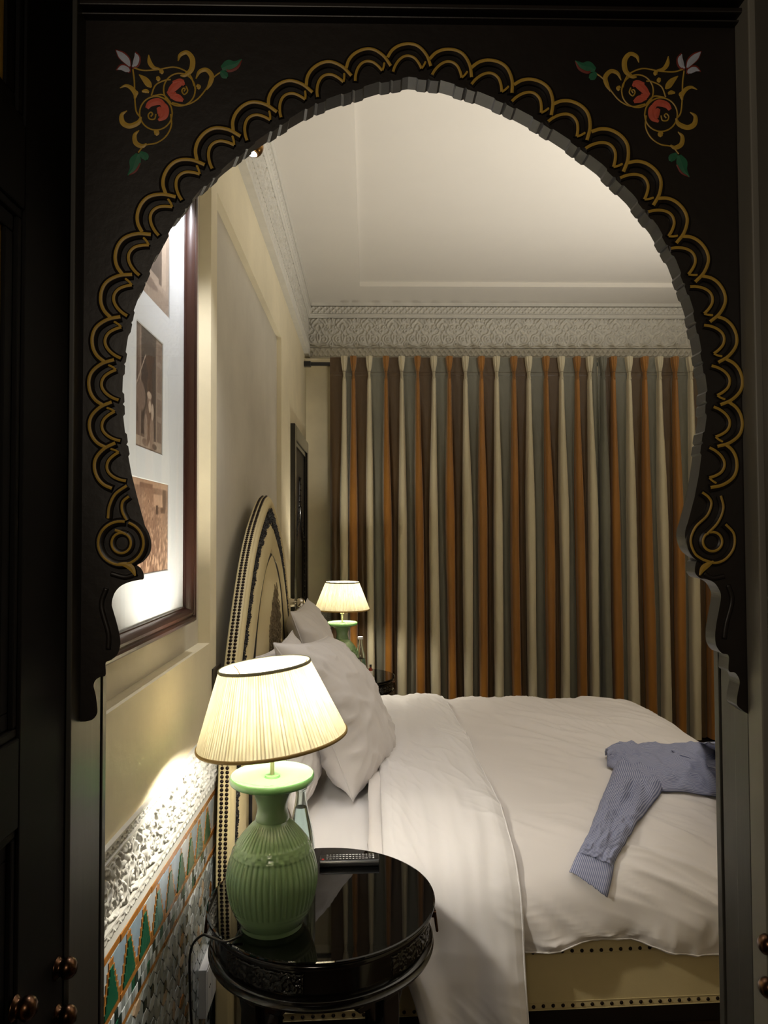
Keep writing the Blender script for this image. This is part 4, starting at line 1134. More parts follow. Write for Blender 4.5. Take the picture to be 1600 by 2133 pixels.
def make_duvet():
    A, B = np.meshgrid(np.arange(len(FOOT)), np.arange(len(DUV)), indexing='ij')
    u, w, z = drape(A, B, DUV, FOOT, 'duvet')
    side = 1 - smooth01(B / len(DUV), 0.02, 0.16)
    # vertical billows on the hanging side and an uneven hem
    w -= side * (0.012 * np.sin(u * 16 + 1.2 * np.sin(u * 5)) + 0.008 * perlin(u * 7, z * 8, 51) + 0.014 * ridge(perlin(u * 6 + z * 3.5, z * 1.8 + u, 52), 2.4) + 0.007 * ridge(perlin(u * 14 - z * 5, z * 5, 53), 2.4) + 0.003 * perlin(u * 12, z * 42, 54) * smooth01(perlin(u * 3, z * 3, 55), 0, 0.4))
    hem = 0.012 * np.sin(u * 5.2 + 2.0) + 0.018 + 0.008 * np.sin(u * 13) - 0.052 * smooth01(u, 1.05, 1.6)
    z += (1 - smooth01(B / len(DUV), 0.0, 0.11)) * hem
    # broad soft hollows on top
    z += 0.010 * perlin(u * 1.6, w * 1.7, 61) * smooth01(B / len(DUV), 0.12, 0.3)
    z = np.maximum(z, 0.13)
    P = bedA(u, w, z)
    r = thing('duvet', 'white duvet spread over the bed with soft creases hanging down near side', 'duvet', bed(1.3, 0.98, 0.55))
    o = link('cover', grid_mesh('cover', P, M['linen']), r)
    s = o.modifiers.new('thickness', 'SOLIDIFY'); s.thickness = 0.022; s.offset = -1
    # side seam and piped hem
    b = MB(); b.tube([Vector(P[i, 4]) + Vector((0, -0.003, 0)) for i in range(0, len(FOOT), 2)], 0.0022, 6); b.build('hem_piping', M['linen'], r, smooth=True)
    return P
DP = make_duvet()
dv = DP.reshape(-1, 3); DBVH = BVHTree.FromPolygons([Vector(v) for v in dv], grid_faces(*DP.shape[:2]).tolist())

def top_sheet():
    prof = np.vstack([[(-0.085, 0.02), (-0.085, 0.10), (-0.083, 0.18), (-0.080, 0.25), (-0.074, 0.32)], DUV[np.argmax(DUV[:, 1] > 0.385):]])
    prof = resample(prof, 480)
    nA = 120
    bz = np.linspace(0, 1, len(prof))
    U0 = 0.440 + 0.11 * (1 - smooth01(prof[:, 1], 0.05, 0.50)) * (prof[:, 0] < 0.3)
    U1 = np.where(prof[:, 0] < 0.5, 0.842, 0.842 - 0.03 * smooth01(prof[:, 0], 0.5, 1.9)) + 0.008 * perlin(bz * 9, bz * 0 + 0.4, 4)
    A, B = np.meshgrid(np.linspace(0, 1, nA), np.arange(len(prof)), indexing='ij')
    u = U0[B] + (U1[B] - U0[B]) * A
    t = np.gradient(prof, axis=0); t /= np.linalg.norm(t, axis=1)[:, None]
    edge = np.clip(np.minimum(A, 1 - A) * 12, 0, 1)
    lift = 0.020 * np.sqrt(edge) + 0.012 * np.exp(-((A - 0.62) / 0.2) ** 2) + 0.004
    hang = 1 - smooth01(prof[B, 1], 0.18, 0.50) * 1.0
    hang = np.where(prof[B, 0] > 0.5, 0, hang)
    wr = 1.1 * cloth(u * 1.3, prof[B, 0] * 1.2 + prof[B, 1] * 1.4, 'sheet') * (1 - 0.4 * hang) + 0.003 * perlin(u * 14, B / 73.0, 71) + 0.010 * perlin(u * 3, B / 87.0, 73) * (1 - hang)
    w = prof[B, 0] - t[B, 1] * (lift + wr) - hang * (0.014 * np.sin(A * 9 + 0.6) + 0.012 * perlin(A * 4, prof[B, 1] * 4, 75) + 0.02 * A)
    z = prof[B, 1] + t[B, 0] * (lift + wr)
    z = np.maximum(z, 0.012)
    P = bedA(u, w, z)
    r = thing('top_sheet', 'white sheet turned down over the duvet and hanging to the floor beside round table', 'sheet', bed(0.64, 0.98, 0.6))
    o = link('folded_band', grid_mesh('folded_band', P, M['sheet']), r)
    s = o.modifiers.new('thickness', 'SOLIDIFY'); s.thickness = 0.012; s.offset = -1
    b = MB(); b.tube([Vector(P[-3, j]) for j in range(0, len(prof), 3)], 0.003, 6); b.build('sheet_edge', M['sheet'], r, smooth=True)
top_sheet()

# pillows
def pillow(name, label, c, wv, hv, W, H, T, seed):
    wv = Vector(wv).normalized(); hv = Vector(hv); hv.normalize(); nv = wv.cross(hv).normalized()
    n = 64
    s, t = np.meshgrid(np.linspace(-1, 1, n), np.linspace(-1, 1, n), indexing='ij')
    prof = np.clip((1 - np.abs(s) ** 2.8), 0, 1) ** 0.58 * np.clip((1 - np.abs(t) ** 2.8), 0, 1) ** 0.58
    x = s * (1 - 0.07 * (1 - t ** 2) * np.abs(s) ** 3); y = t * (1 - 0.07 * (1 - s ** 2) * np.abs(t) ** 3)
    ang = np.arctan2(t, s); rad = np.sqrt(s ** 2 + t ** 2)
    sides = []
    for sg in (1, -1):
        wr = 0.010 * perlin(s * 2.2 + sg * 5, t * 2.2, seed) + 0.009 * ridge(perlin(ang * 5, rad * 1.1 + sg * 3, seed + 1), 2.6) * smooth01(rad, 0.45, 1.05) + 0.008 * ridge(perlin(s * 2.4 + t * 1.5, t * 2.0 - s, seed + 5), 3.0) + 0.003 * perlin(s * 7, t * 6, seed + 2)
        h = sg * (T / 2 * prof + wr * np.clip(prof * 3, 0, 1))
        # a sag where the pillow bends under its own weight
        h = h + 0.02 * np.cos(t * 1.6) - 0.012
        P = np.array(c) + (x * W / 2)[..., None] * np.array(wv) + (y * H / 2)[..., None] * np.array(hv) + h[..., None] * np.array(nv)
        sides.append(P)
    me1 = grid_mesh('a', sides[0], M['pillow']); me2 = grid_mesh('b', sides[1], M['pillow'], flip=True)
    bm = bmesh.new(); bm.from_mesh(me1); bm.from_mesh(me2); bmesh.ops.remove_doubles(bm, verts=bm.verts, dist=0.0004)
    bmesh.ops.recalc_face_normals(bm, faces=bm.faces)
    me = bpy.data.meshes.new('case'); bm.to_mesh(me); bm.free(); me.materials.clear(); me.materials.append(M['pillow'])
    me.polygons.foreach_set('material_index', np.zeros(len(me.polygons), np.int32))
    bpy.data.meshes.remove(me1); bpy.data.meshes.remove(me2)
    r = thing(name, label, 'pillow', (c[0], c[1], c[2] - H / 2), group='pillows stacked against the headboard')
    link('case', me, r)
    # sewn edge
    e = [sides[0][i, 0] for i in range(n)] + [sides[0][-1, j] for j in range(1, n)] + [sides[0][i, -1] for i in range(n - 2, -1, -1)] + [sides[0][0, j] for j in range(n - 2, -1, -1)]
    MB().tube([Vector(p) for p in e[::2]], 0.0028, 6).build('edge_seam', M['pillow'], r, smooth=True)
    return r
pillow('pillow', 'big white pillow standing in front beside the lit near lampshade', (-0.100, 2.815, 0.818), (0.154, 0.60, -0.061), (-0.264, -0.125, 0.576), 0.63, 0.65, 0.24, 3)
pillow('pillow', 'white pillow behind the front pillow and mostly hidden by the near lampshade', (-0.262, 2.66, 0.835), (0.05, 0.62, 0), (-0.13, -0.02, 0.57), 0.64, 0.56, 0.13, 8)
pillow('pillow', 'creased white pillow leaning on headboard toward the far lamp', (-0.245, 3.52, 0.86), (0.02, 0.62, 0), (-0.15, 0.02, 0.60), 0.66, 0.62, 0.18, 14)

# ------------------------------------------------------------------ headboard
XB, XH = -0.440, -0.400                       # back and face of the headboard
YH = 2.94
HB = [(0.84, 0.0), (0.84, 0.5), (0.82, 0.70), (0.785, 0.95), (0.73, 1.09), (0.645, 1.216), (0.54, 1.344), (0.45, 1.434), (0.345, 1.512), (0.255, 1.562), (0.165, 1.605), (0.08, 1.638), (0.0, 1.655)]
def hb_curve(inset=0.0, n=120):
    c = catmull(HB, n)
    T = np.gradient(c, axis=0); T /= np.linalg.norm(T, axis=1)[:, None]
    N = np.stack([-T[:, 1], T[:, 0]], 1)       # inward
    c = c + N * inset
    c[:, 0] = np.maximum(c[:, 0], 0)
    return c
hb = thing('headboard', 'tall ogee headboard of cream leather with nail-studded edge and black braid', 'headboard', ((XB + XH) / 2, YH, 0))
half = [tuple(p) for p in hb_curve(0, 80)]
pts = [(YH - a, z) for a, z in half] + [(YH + a, z) for a, z in half[::-1][1:]]
b = MB(); b.prism(pts, lambda p, k: (XB if k == 0 else XH, p[0], p[1]))
bevel(b.build('board', M['leather'], hb), 0.006, 3)
def hb_band(name, i0, i1, h, m, rows_n=8, x0=0.0):
    a = hb_curve(i0, 140); c = hb_curve(i1, 140)
    rows = []
    for t in np.linspace(0, 1, rows_n):
        q = a * (1 - t) + c * t; x = XH + x0 + h * max(0.0, math.sin(min(1, t) * PI)) ** 0.6
        hf = np.stack([np.full(len(q), x), YH - q[:, 0], q[:, 1]], 1); other = hf[::-1][1:].copy(); other[:, 1] = 2 * YH - other[:, 1]
        rows.append(np.vstack([hf, other]))
    return link(name, grid_mesh(name, np.array(rows), m), hb)
hb_band('border_roll', 0.006, 0.044, 0.010, M['leather'])
hb_band('middle_pad', 0.112, 0.226, 0.016, M['leather'], 14, 0.001)
nail2 = MB(); nail2.lathe([(0.0001, 0.0040), (0.0026, 0.0032), (0.0030, 0.0022), (0.0036, 0.0026), (0.0050, 0.0018), (0.0056, 0.0)], 10); me_nail2 = nail2.mesh('nail', M['nail'], smooth=True)
far = MB()
# two rows of nails run round the outer edge of the board
c = hb_curve(0.0, 600); L = np.linalg.norm(np.diff(c, axis=0), axis=1).sum(); c = resample(c, int(L / 0.0121))
T = np.gradient(c, axis=0); T /= np.linalg.norm(T, axis=1)[:, None]
for x in (XB + 0.0125, XB + 0.0275):
    for (a, z), t in zip(c, T):
        if z < 0.34: continue
        for sgn in (-1, 1):
            nrm = Vector((0, sgn * t[1], -t[0])).normalized()
            if a < 0.004 and sgn > 0: continue
            mt = Matrix.Translation((x, YH + sgn * a, z)) @ nrm.to_track_quat('Z', 'Y').to_matrix().to_4x4()
            if sgn < 0:
                o = link('nail', me_nail2, hb); o.matrix_basis = mt
            else: far.add([v.co for v in me_nail2.vertices], [tuple(pl.vertices) for pl in me_nail2.polygons], mt)
far.build('far_edge_nails', M['nail'], hb, kind='stuff', smooth=True, fix=False)
# black braid: hundreds of small knotted beads along a stepped band
br = MB(); rb = random.Random(5)
octv = [(1, 0, 0), (-1, 0, 0), (0, 1, 0), (0, -1, 0), (0, 0, 1), (0, 0, -1)]; octf = [(0, 2, 4), (2, 1, 4), (1, 3, 4), (3, 0, 4), (2, 0, 5), (1, 2, 5), (3, 1, 5), (0, 3, 5)]
for ins in np.arange(0.048, 0.112, 0.0066):
    cc_ = hb_curve(ins, 300); L = np.linalg.norm(np.diff(cc_, axis=0), axis=1).sum(); cc_ = resample(cc_, int(L / 0.0078))
    for i, (a, z) in enumerate(cc_):
        if z < 0.36: continue
        if ins > 0.098 and (i // 5) % 2: continue
        if ins < 0.054 and (i // 4) % 2: continue
        for sg in (-1, 1):
            k = Matrix.Translation((XH + 0.003 + rb.uniform(-0.001, 0.003), YH + sg * a, z)) @ Matrix.Rotation(rb.uniform(0, PI), 4, 'X') @ Matrix.Rotation(rb.uniform(-0.5, 0.5), 4, 'Z') @ Matrix.Diagonal((0.0042, 0.0056, 0.0026, 1))
            br.add(octv, octf, k)
br.build('braid', M['braid'], hb, kind='stuff', fix=False)
# inner padded ogee panel with dark piping and worked motif
IN = [(0.50, 0.40), (0.49, 0.75), (0.47, 0.92), (0.425, 1.08), (0.36, 1.196), (0.285, 1.282), (0.19, 1.354), (0.09, 1.396), (0.0, 1.417)]
ic = catmull(IN, 60)
na = 40; rows = []
for t in np.linspace(-1, 1, 2 * na + 1):
    x = XH + 0.002 + 0.016 * (1 - abs(t) ** 4) ** 0.6
    rows.append(np.stack([np.full(len(ic), x) - 0.006 * smooth01(ic[:, 1], 1.25, 1.417), YH + t * ic[:, 0], ic[:, 1]], 1))
link('inner_panel', grid_mesh('inner_panel', np.array(rows), M['leather']), hb)
pipe = [(YH - a, z) for a, z in ic] + [(YH + a, z) for a, z in ic[::-1][1:]]
MB().tube([(XH + 0.004, y, z) for y, z in pipe], 0.007, 6).build('piping', M['braid'], hb, smooth=True)
b = MB()
rb = random.Random(9)
for i in range(46):
    f_ = i / 45 - 0.5
    y = YH + 0.04 + 0.175 * f_ * 2; top = 1.275 - 0.42 * abs(f_) ** 1.6 - rb.uniform(0, 0.05)
    z = 0.75
    while z < top:
        l = rb.uniform(0.02, 0.05)
        b.tube([(XH + 0.0165, y + rb.uniform(-0.004, 0.004), z), (XH + 0.021, y + rb.uniform(-0.006, 0.006), z + l / 2), (XH + 0.0165, y + rb.uniform(-0.004, 0.004), z + l)], 0.0026, 4); z += l * 0.9
b.build('embroidered_motif', M['motif'], hb, kind='stuff', fix=False)

# ------------------------------------------------------------------ round bedside tables
TH = 0.62
def bedside_table(cx, cy, label):
    r = thing('bedside_table', label, 'table', (cx, cy, 0), group='round black bedside tables')
    c = (cx, cy)
    b = MB(); b.lathe([(0.0001, TH - 0.007), (0.270, TH - 0.007), (0.2735, TH - 0.0055), (0.2745, TH - 0.0035), (0.2735, TH - 0.0012), (0.270, TH), (0.0001, TH)], 96, c)
    b.build('glass_top', M['black_glass'], r)
    b = MB(); b.lathe([(0.0001, TH - 0.0075), (0.262, TH - 0.0075), (0.268, TH - 0.011), (0.270, TH - 0.016), (0.268, TH - 0.021), (0.258, TH - 0.024), (0.255, TH - 0.028)], 96, c)
    b.build('table_top', M['lacquer'], r, smooth=True, autosmooth=45)
    b = MB(); b.lathe([(0.255, TH - 0.028), (0.2545, TH - 0.082), (0.2, TH - 0.085)], 96, c); b.build('apron', M['lacquer'], r, smooth=True, autosmooth=45)
    b = MB(); b.lathe([(0.250, TH - 0.080), (0.262, TH - 0.081), (0.268, TH - 0.085), (0.268, TH - 0.090), (0.262, TH - 0.093), (0.264, TH - 0.096), (0.270, TH - 0.100), (0.268, TH - 0.106), (0.258, TH - 0.109), (0.2, TH - 0.109)], 96, c)
    b.build('moulding_ring', M['lacquer'], r, smooth=True, autosmooth=45)
    # carved panels round the apron
    for a in (-28, 62, 152, 242):
        na, nz = 90, 22
        A, V = np.meshgrid(np.linspace(0, 1, na), np.linspace(0, 1, nz), indexing='ij')
        d = field_sample(ARA, A * 3.0, V); h = 0.2552 + 0.0045 * np.exp(-(d / 0.05) ** 4)
        h[0, :] = h[-1, :] = 0.250; h[:, 0] = h[:, -1] = 0.250
        an = math.radians(a) + (A - 0.5) * math.radians(46)
        P = np.stack([cx + h * np.cos(an), cy + h * np.sin(an), TH - 0.078 + V * 0.046], -1)
        link('carved_panel', grid_mesh('carved_panel', P, M['lacquer'], smooth=False, flip=False), r)
    # bail handles
    for a in (0, 180):
        an = math.radians(a) ; e = Vector((math.cos(an), math.sin(an), 0)); s = Vector((-math.sin(an), math.cos(an), 0)); o = Vector((cx, cy, TH - 0.046)) + e * 0.255
        mb = MB(); mb.box(-0.006, 0.020, -0.035, -0.022, 0.008, 0.022, Matrix.Translation(o) @ Matrix.Rotation(an, 4, 'Z')); mb.box(-0.006, 0.020, 0.022, 0.035, 0.008, 0.022, Matrix.Translation(o) @ Matrix.Rotation(an, 4, 'Z'))
        k = bevel(mb.build('handle', M['bronze'], r, fix=False), 0.002)
        MB().tube([o + e * 0.018 + s * -0.028 + Vector((0, 0, 0.012)), o + e * 0.022 + s * -0.028 + Vector((0, 0, -0.026)), o + e * 0.022 + s * 0.028 + Vector((0, 0, -0.026)), o + e * 0.018 + s * 0.028 + Vector((0, 0, 0.012))], 0.0032, 8).build('bail', M['bronze'], k)
    # four square legs with carved octagonal brackets, and a stretcher ring
    for a in (47, 137, 227, 317):
        an = math.radians(a); R = Matrix.Translation((cx, cy, 0)) @ Matrix.Rotation(an, 4, 'Z')
        mb = MB(); mb.box(0.175, 0.225, -0.025, 0.025, 0.0, TH - 0.108, R); mb.box(0.160, 0.240, -0.040, 0.040, TH - 0.135, TH - 0.108, R)
        mb.box(0.168, 0.232, -0.032, 0.032, 0.30, 0.33, R); mb.box(0.168, 0.232, -0.032, 0.032, 0.0, 0.03, R)
        for sg in (-1, 1):
            v = [(0.19, sg * 0.025, TH - 0.135), (0.19, sg * 0.095, TH - 0.135), (0.19, sg * 0.085, TH - 0.150), (0.19, sg * 0.055, TH - 0.155), (0.19, sg * 0.045, TH - 0.185), (0.19, sg * 0.025, TH - 0.20)]
            w = [(x + 0.02, y, z) for x, y, z in v]; n = len(v)
            mb.add(v + w, [tuple(range(n)), tuple(range(2 * n - 1, n - 1, -1))] + [(i, (i + 1) % n, n + (i + 1) % n, n + i) for i in range(n)], R)
        bevel(mb.build('leg', M['lacquer'], r), 0.003)
    b = MB(); b.lathe([(0.13, 0.16), (0.19, 0.16), (0.19, 0.185), (0.13, 0.185), (0.13, 0.16)], 48, c); b.build('stretcher_ring', M['lacquer'], r, autosmooth=40)
    return r
T1 = (-0.114, 1.782); T2 = (-0.108, 4.50)
bedside_table(*T1, 'round black lacquer table with glass top beside the bed near the doorway')
bedside_table(*T2, 'round black table beyond the bed near the curtains, mostly hidden')

# ------------------------------------------------------------------ ceramic lamps
def table_lamp(cx, cy, label, tilt, tilt_dir, cord):
    r = thing('table_lamp', label, 'lamp', (cx, cy, TH), group='green ceramic bedside lamps')
    c = (cx, cy); z0 = TH + 0.0005
    # body: ribbed between two plain bands
    prof = catmull([(0.070, 0.0), (0.072, 0.010), (0.076, 0.016), (0.0865, 0.034), (0.0955, 0.058), (0.1015, 0.085), (0.1035, 0.110), (0.100, 0.135), (0.0935, 0.156), (0.0835, 0.178), (0.071, 0.197), (0.056, 0.214), (0.044, 0.226), (0.0375, 0.2325)], 110)
    nth = 288; nr = 48
    th = np.linspace(0, 2 * PI, nth, endpoint=False)
    I, J = np.meshgrid(np.arange(len(prof)), np.arange(nth), indexing='ij')
    z = prof[I, 1]; R = prof[I, 0].copy(); t = th[J]
    rib = 1 - np.exp(-((((t * nr / (2 * PI)) % 1.0) - 0.5) / 0.13) ** 2)           # narrow grooves
    on = (smooth01(z, 0.046, 0.052) * (1 - smooth01(z, 0.163, 0.167))) + smooth01(z, 0.184, 0.188) * (1 - smooth01(z, 0.222, 0.230))
    R += 0.0030 * (rib - 1) * on
    for zz in (0.040, 0.048): R -= 0.0014 * np.exp(-((z - zz) / 0.0016) ** 2)
    # key-pattern band between two beads
    R += 0.0016 * (np.exp(-((z - 0.166) / 0.0016) ** 2) + np.exp(-((z - 0.185) / 0.0016) ** 2))
    a = (t * 22 / (2 * PI)) % 1.0; v = (z - 0.168) / 0.015
    key = ((np.abs(v - 0.5) < 0.5) & (((a < 0.5) & (np.abs(v - 0.25 - 0.0) < 0.13)) | ((a > 0.45) & (np.abs(v - 0.75) < 0.13)) | ((np.abs(a - (0.40 + 0.2 * (v - 0.25))) < 0.09) & (v > 0.15) & (v < 0.85))))
    R += 0.0017 * key * smooth01(z, 0.167, 0.169) * (1 - smooth01(z, 0.182, 0.184))
    P = np.stack([cx + R * np.cos(t), cy + R * np.sin(t), z0 + z], -1)
    link('ribbed_body', grid_mesh('ribbed_body', P, M['ceramic'], wrap_j=True, flip=True), r)
    b = MB(); b.lathe([(0.0375, z0 + 0.2325), (0.0385, z0 + 0.237), (0.0370, z0 + 0.242)], 64, c)
    nk = catmull([(0.0370, 0.242), (0.0350, 0.252), (0.0345, 0.262), (0.037, 0.276), (0.044, 0.292), (0.056, 0.306), (0.072, 0.314)], 30)
    b.lathe([(x, z0 + z) for x, z in nk], 64, c)
    b.build('neck', M['ceramic'], r, smooth=True, autosmooth=50)
    b = MB(); b.lathe([(0.070, z0 + 0.313), (0.088, z0 + 0.316), (0.0945, z0 + 0.319), (0.0960, z0 + 0.324), (0.0955, z0 + 0.331), (0.0925, z0 + 0.3345), (0.089, z0 + 0.333), (0.083, z0 + 0.329), (0.05, z0 + 0.3265), (0.018, z0 + 0.3275), (0.016, z0 + 0.332), (0.0001, z0 + 0.333)], 72, c)
    b.build('flared_rim', M['ceramic_in'], r, smooth=True, autosmooth=60)
    b = MB(); b.lathe([(0.0048, z0 + 0.331), (0.0048, z0 + 0.43), (0.0001, z0 + 0.43)], 14, c); b.lathe([(0.011, z0 + 0.374 + 0.012), (0.0125, z0 + 0.392), (0.0125, z0 + 0.397), (0.006, z0 + 0.400)], 16, c)
    b.build('stem', M['shade_trim2'], r, smooth=True, autosmooth=40)
    b = MB(); b.lathe([(0.013, z0 + 0.420), (0.015, z0 + 0.424), (0.015, z0 + 0.456), (0.012, z0 + 0.46)], 18, c); b.build('bulb_holder', M['white_plastic'], r, smooth=True, autosmooth=40)
    zb = z0 + 0.492
    b = MB(); b.lathe([(0.010, zb - 0.034), (0.014, zb - 0.026), (0.024, zb - 0.010), (0.027, zb + 0.004), (0.024, zb + 0.018), (0.014, zb + 0.028), (0.0001, zb + 0.031)], 20, c); b.build('bulb', M['bulb'], r, smooth=True)
    # shade
    M_t = Matrix.Translation((cx, cy, z0 + 0.415)) @ Matrix.Rotation(tilt, 4, tilt_dir) @ Matrix.Translation((0, 0, 0.0))
    h0, h1, rb_, rt = 0.0, 0.166, 0.170, 0.1035
    npl = 128; nth = npl * 4
    th = np.linspace(0, 2 * PI, nth, endpoint=False); hh = np.linspace(0, 1, 12)
    H, Tt = np.meshgrid(hh, th, indexing='ij')
    irregular = np.array([random.uniform(0.6, 1.3) for _ in range(npl)])[(np.arange(nth) // 4)][None, :]
    saw = ((np.arange(nth) % 4) / 4.0)[None, :]
    R = rb_ + (rt - rb_) * H + (0.0026 * (saw - 0.4)) * irregular * np.minimum(1, 12 * np.minimum(H, 1 - H) + 0.3)
    P = np.stack([R * np.cos(Tt), R * np.sin(Tt), h0 + (h1 - h0) * H], -1)
    P = P @ np.array(M_t.to_3x3()).T + np.array(M_t.translation)
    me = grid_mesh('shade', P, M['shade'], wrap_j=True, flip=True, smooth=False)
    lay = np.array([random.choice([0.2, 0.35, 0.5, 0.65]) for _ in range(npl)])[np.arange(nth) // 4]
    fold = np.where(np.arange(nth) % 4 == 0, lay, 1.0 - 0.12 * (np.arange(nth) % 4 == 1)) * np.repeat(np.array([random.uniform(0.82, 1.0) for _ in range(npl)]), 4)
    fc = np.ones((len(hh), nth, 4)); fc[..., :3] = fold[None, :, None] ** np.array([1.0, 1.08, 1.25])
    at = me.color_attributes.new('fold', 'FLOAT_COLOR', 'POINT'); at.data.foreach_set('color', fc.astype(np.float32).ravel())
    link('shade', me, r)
    for nm, hz, rr, m in (('top_trim', h1, rt + 0.0008, 'shade_trim2'), ('bottom_trim', h0, rb_ + 0.0008, 'shade_trim')):
        q = MB(); q.lathe([(rr - 0.002, hz - 0.0038), (rr + 0.001, hz - 0.0042), (rr + 0.0018, hz - 0.001), (rr + 0.0015, hz + 0.0018), (rr - 0.0005, hz + 0.0035), (rr - 0.0025, hz + 0.001), (rr - 0.002, hz - 0.0038)], 96, M=M_t)
        q.build(nm, M[m], r, smooth=True)
    q = MB()
    for k in range(3):
        w = 2 * PI * k / 3 + 0.4
        q.tube([M_t @ Vector((0.014 * math.cos(w), 0.014 * math.sin(w), 0.035)), M_t @ Vector((rt * 0.9 * math.cos(w), rt * 0.9 * math.sin(w), h1 - 0.012)), M_t @ Vector((rt * math.cos(w), rt * math.sin(w), h1 - 0.003))], 0.0014, 5)
    q.tube([M_t @ Vector((0.0145 * math.cos(w), 0.0145 * math.sin(w), 0.035)) for w in np.linspace(0, 2 * PI, 16)], 0.0016, 5)
    q.build('shade_carrier', M['brass'], r, smooth=True)
    MB().tube(catmull(cord, 40), 0.0028, 8).build('power_cord', M['black_plastic'], r, smooth=True)
    return r
L1 = (-0.2195, 1.664); L2 = (-0.160, 4.48)
table_lamp(*L1, 'green ceramic lamp with lit pleated shade on the table nearest the doorway', math.radians(-6.0), 'Y',
           [(-0.275, 1.60, TH + 0.010), (-0.31, 1.585, TH + 0.004), (-0.345, 1.60, TH + 0.006), (-0.366, 1.615, TH + 0.002), (-0.392, 1.628, TH - 0.03), (-0.402, 1.65, 0.52), (-0.404, 1.69, 0.36), (-0.40, 1.78, 0.20), (-0.39, 1.95, 0.08), (-0.40, 2.0, 0.03)])
table_lamp(*L2, 'green ceramic lamp with lit shade beyond the bed in front of the curtains', math.radians(0.6), 'Y',
           [(-0.215, 4.52, TH + 0.010), (-0.26, 4.60, TH + 0.004), (-0.31, 4.69, TH + 0.003), (-0.33, 4.71, TH - 0.02), (-0.34, 4.73, 0.3), (-0.35, 4.76, 0.03)])

# ------------------------------------------------------------------ bottles, remote
def water_bottle(cx, cy, label, fill):
    r = thing('water_bottle', label, 'bottle', (cx, cy, TH), group='glass water bottles on the bedside tables')
    c = (cx, cy); z0 = TH + 0.0006
    prof = catmull([(0.030, 0.0), (0.0345, 0.004), (0.0352, 0.03), (0.0352, 0.085), (0.034, 0.115), (0.029, 0.150), (0.021, 0.185), (0.0155, 0.212), (0.0132, 0.232), (0.0130, 0.242), (0.0148, 0.245), (0.0148, 0.250), (0.0132, 0.252)], 46)
    inn = [(max(0.0005, x - 0.0024), max(0.004, z)) for x, z in prof[::-1]]
    b = MB(); b.lathe([(0.0005, z0)] + [(x, z0 + z) for x, z in prof] + [(x, z0 + z) for x, z in inn] + [(0.0005, z0 + 0.004)], 36, c)
    b.build('glass_body', M['glass'], r, smooth=True, autosmooth=50)
    wp = [(x - 0.0026, z) for x, z in prof if 0.004 < z < fill]
    b = MB(); b.lathe([(0.0005, z0 + 0.0046)] + [(x, z0 + z) for x, z in wp] + [(0.0005, z0 + wp[-1][1])], 36, c)
    b.build('water', M['water'], r, smooth=True, autosmooth=50)
    b = MB(); b.lathe([(0.0152, z0 + 0.2485), (0.0158, z0 + 0.250), (0.0158, z0 + 0.262), (0.0150, z0 + 0.2635), (0.0001, z0 + 0.264)], 28, c); b.build('bottle_cap', M['white_plastic'] if fill < 0.15 else M['cap_clear'], r, smooth=True, autosmooth=40)
    return r
M['cap_clear'] = mat('clear_cap', (196, 204, 200), 0.25, Transmission_Weight=0.5)
M['amber'] = mat('red_brown_liquid', (128, 38, 24), 0.12, coat=0.5)
M['label_white'] = mat('label_paper', (220, 214, 204), 0.6)
water_bottle(-0.168, 1.812, 'clear glass water bottle standing behind the near green lamp', 0.205)
water_bottle(-0.046, 4.345, 'clear glass water bottle beside the far green lamp', 0.135)
b = thing('small_bottle', 'little red bottle with pale label and dark cap on the far round table', 'bottle', (0.014, 4.335, TH))
q = MB(); q.lathe([(0.0005, TH + 0.0006), (0.0115, TH + 0.001), (0.0125, TH + 0.004), (0.0125, TH + 0.066), (0.010, TH + 0.074), (0.006, TH + 0.080), (0.0058, TH + 0.086)], 20, (0.014, 4.335)); q.build('bottle_body', M['amber'], b, smooth=True, autosmooth=50)
q = MB(); q.lathe([(0.0128, TH + 0.036), (0.0129, TH + 0.037), (0.0129, TH + 0.062), (0.0128, TH + 0.063)], 20, (0.014, 4.335)); q.build('label_band', M['label_white'], b, smooth=True)
q = MB(); q.lathe([(0.0066, TH + 0.084), (0.0068, TH + 0.096), (0.0062, TH + 0.099), (0.0001, TH + 0.099)], 16, (0.014, 4.335)); q.build('bottle_cap', M['black_plastic'], b, smooth=True, autosmooth=40)

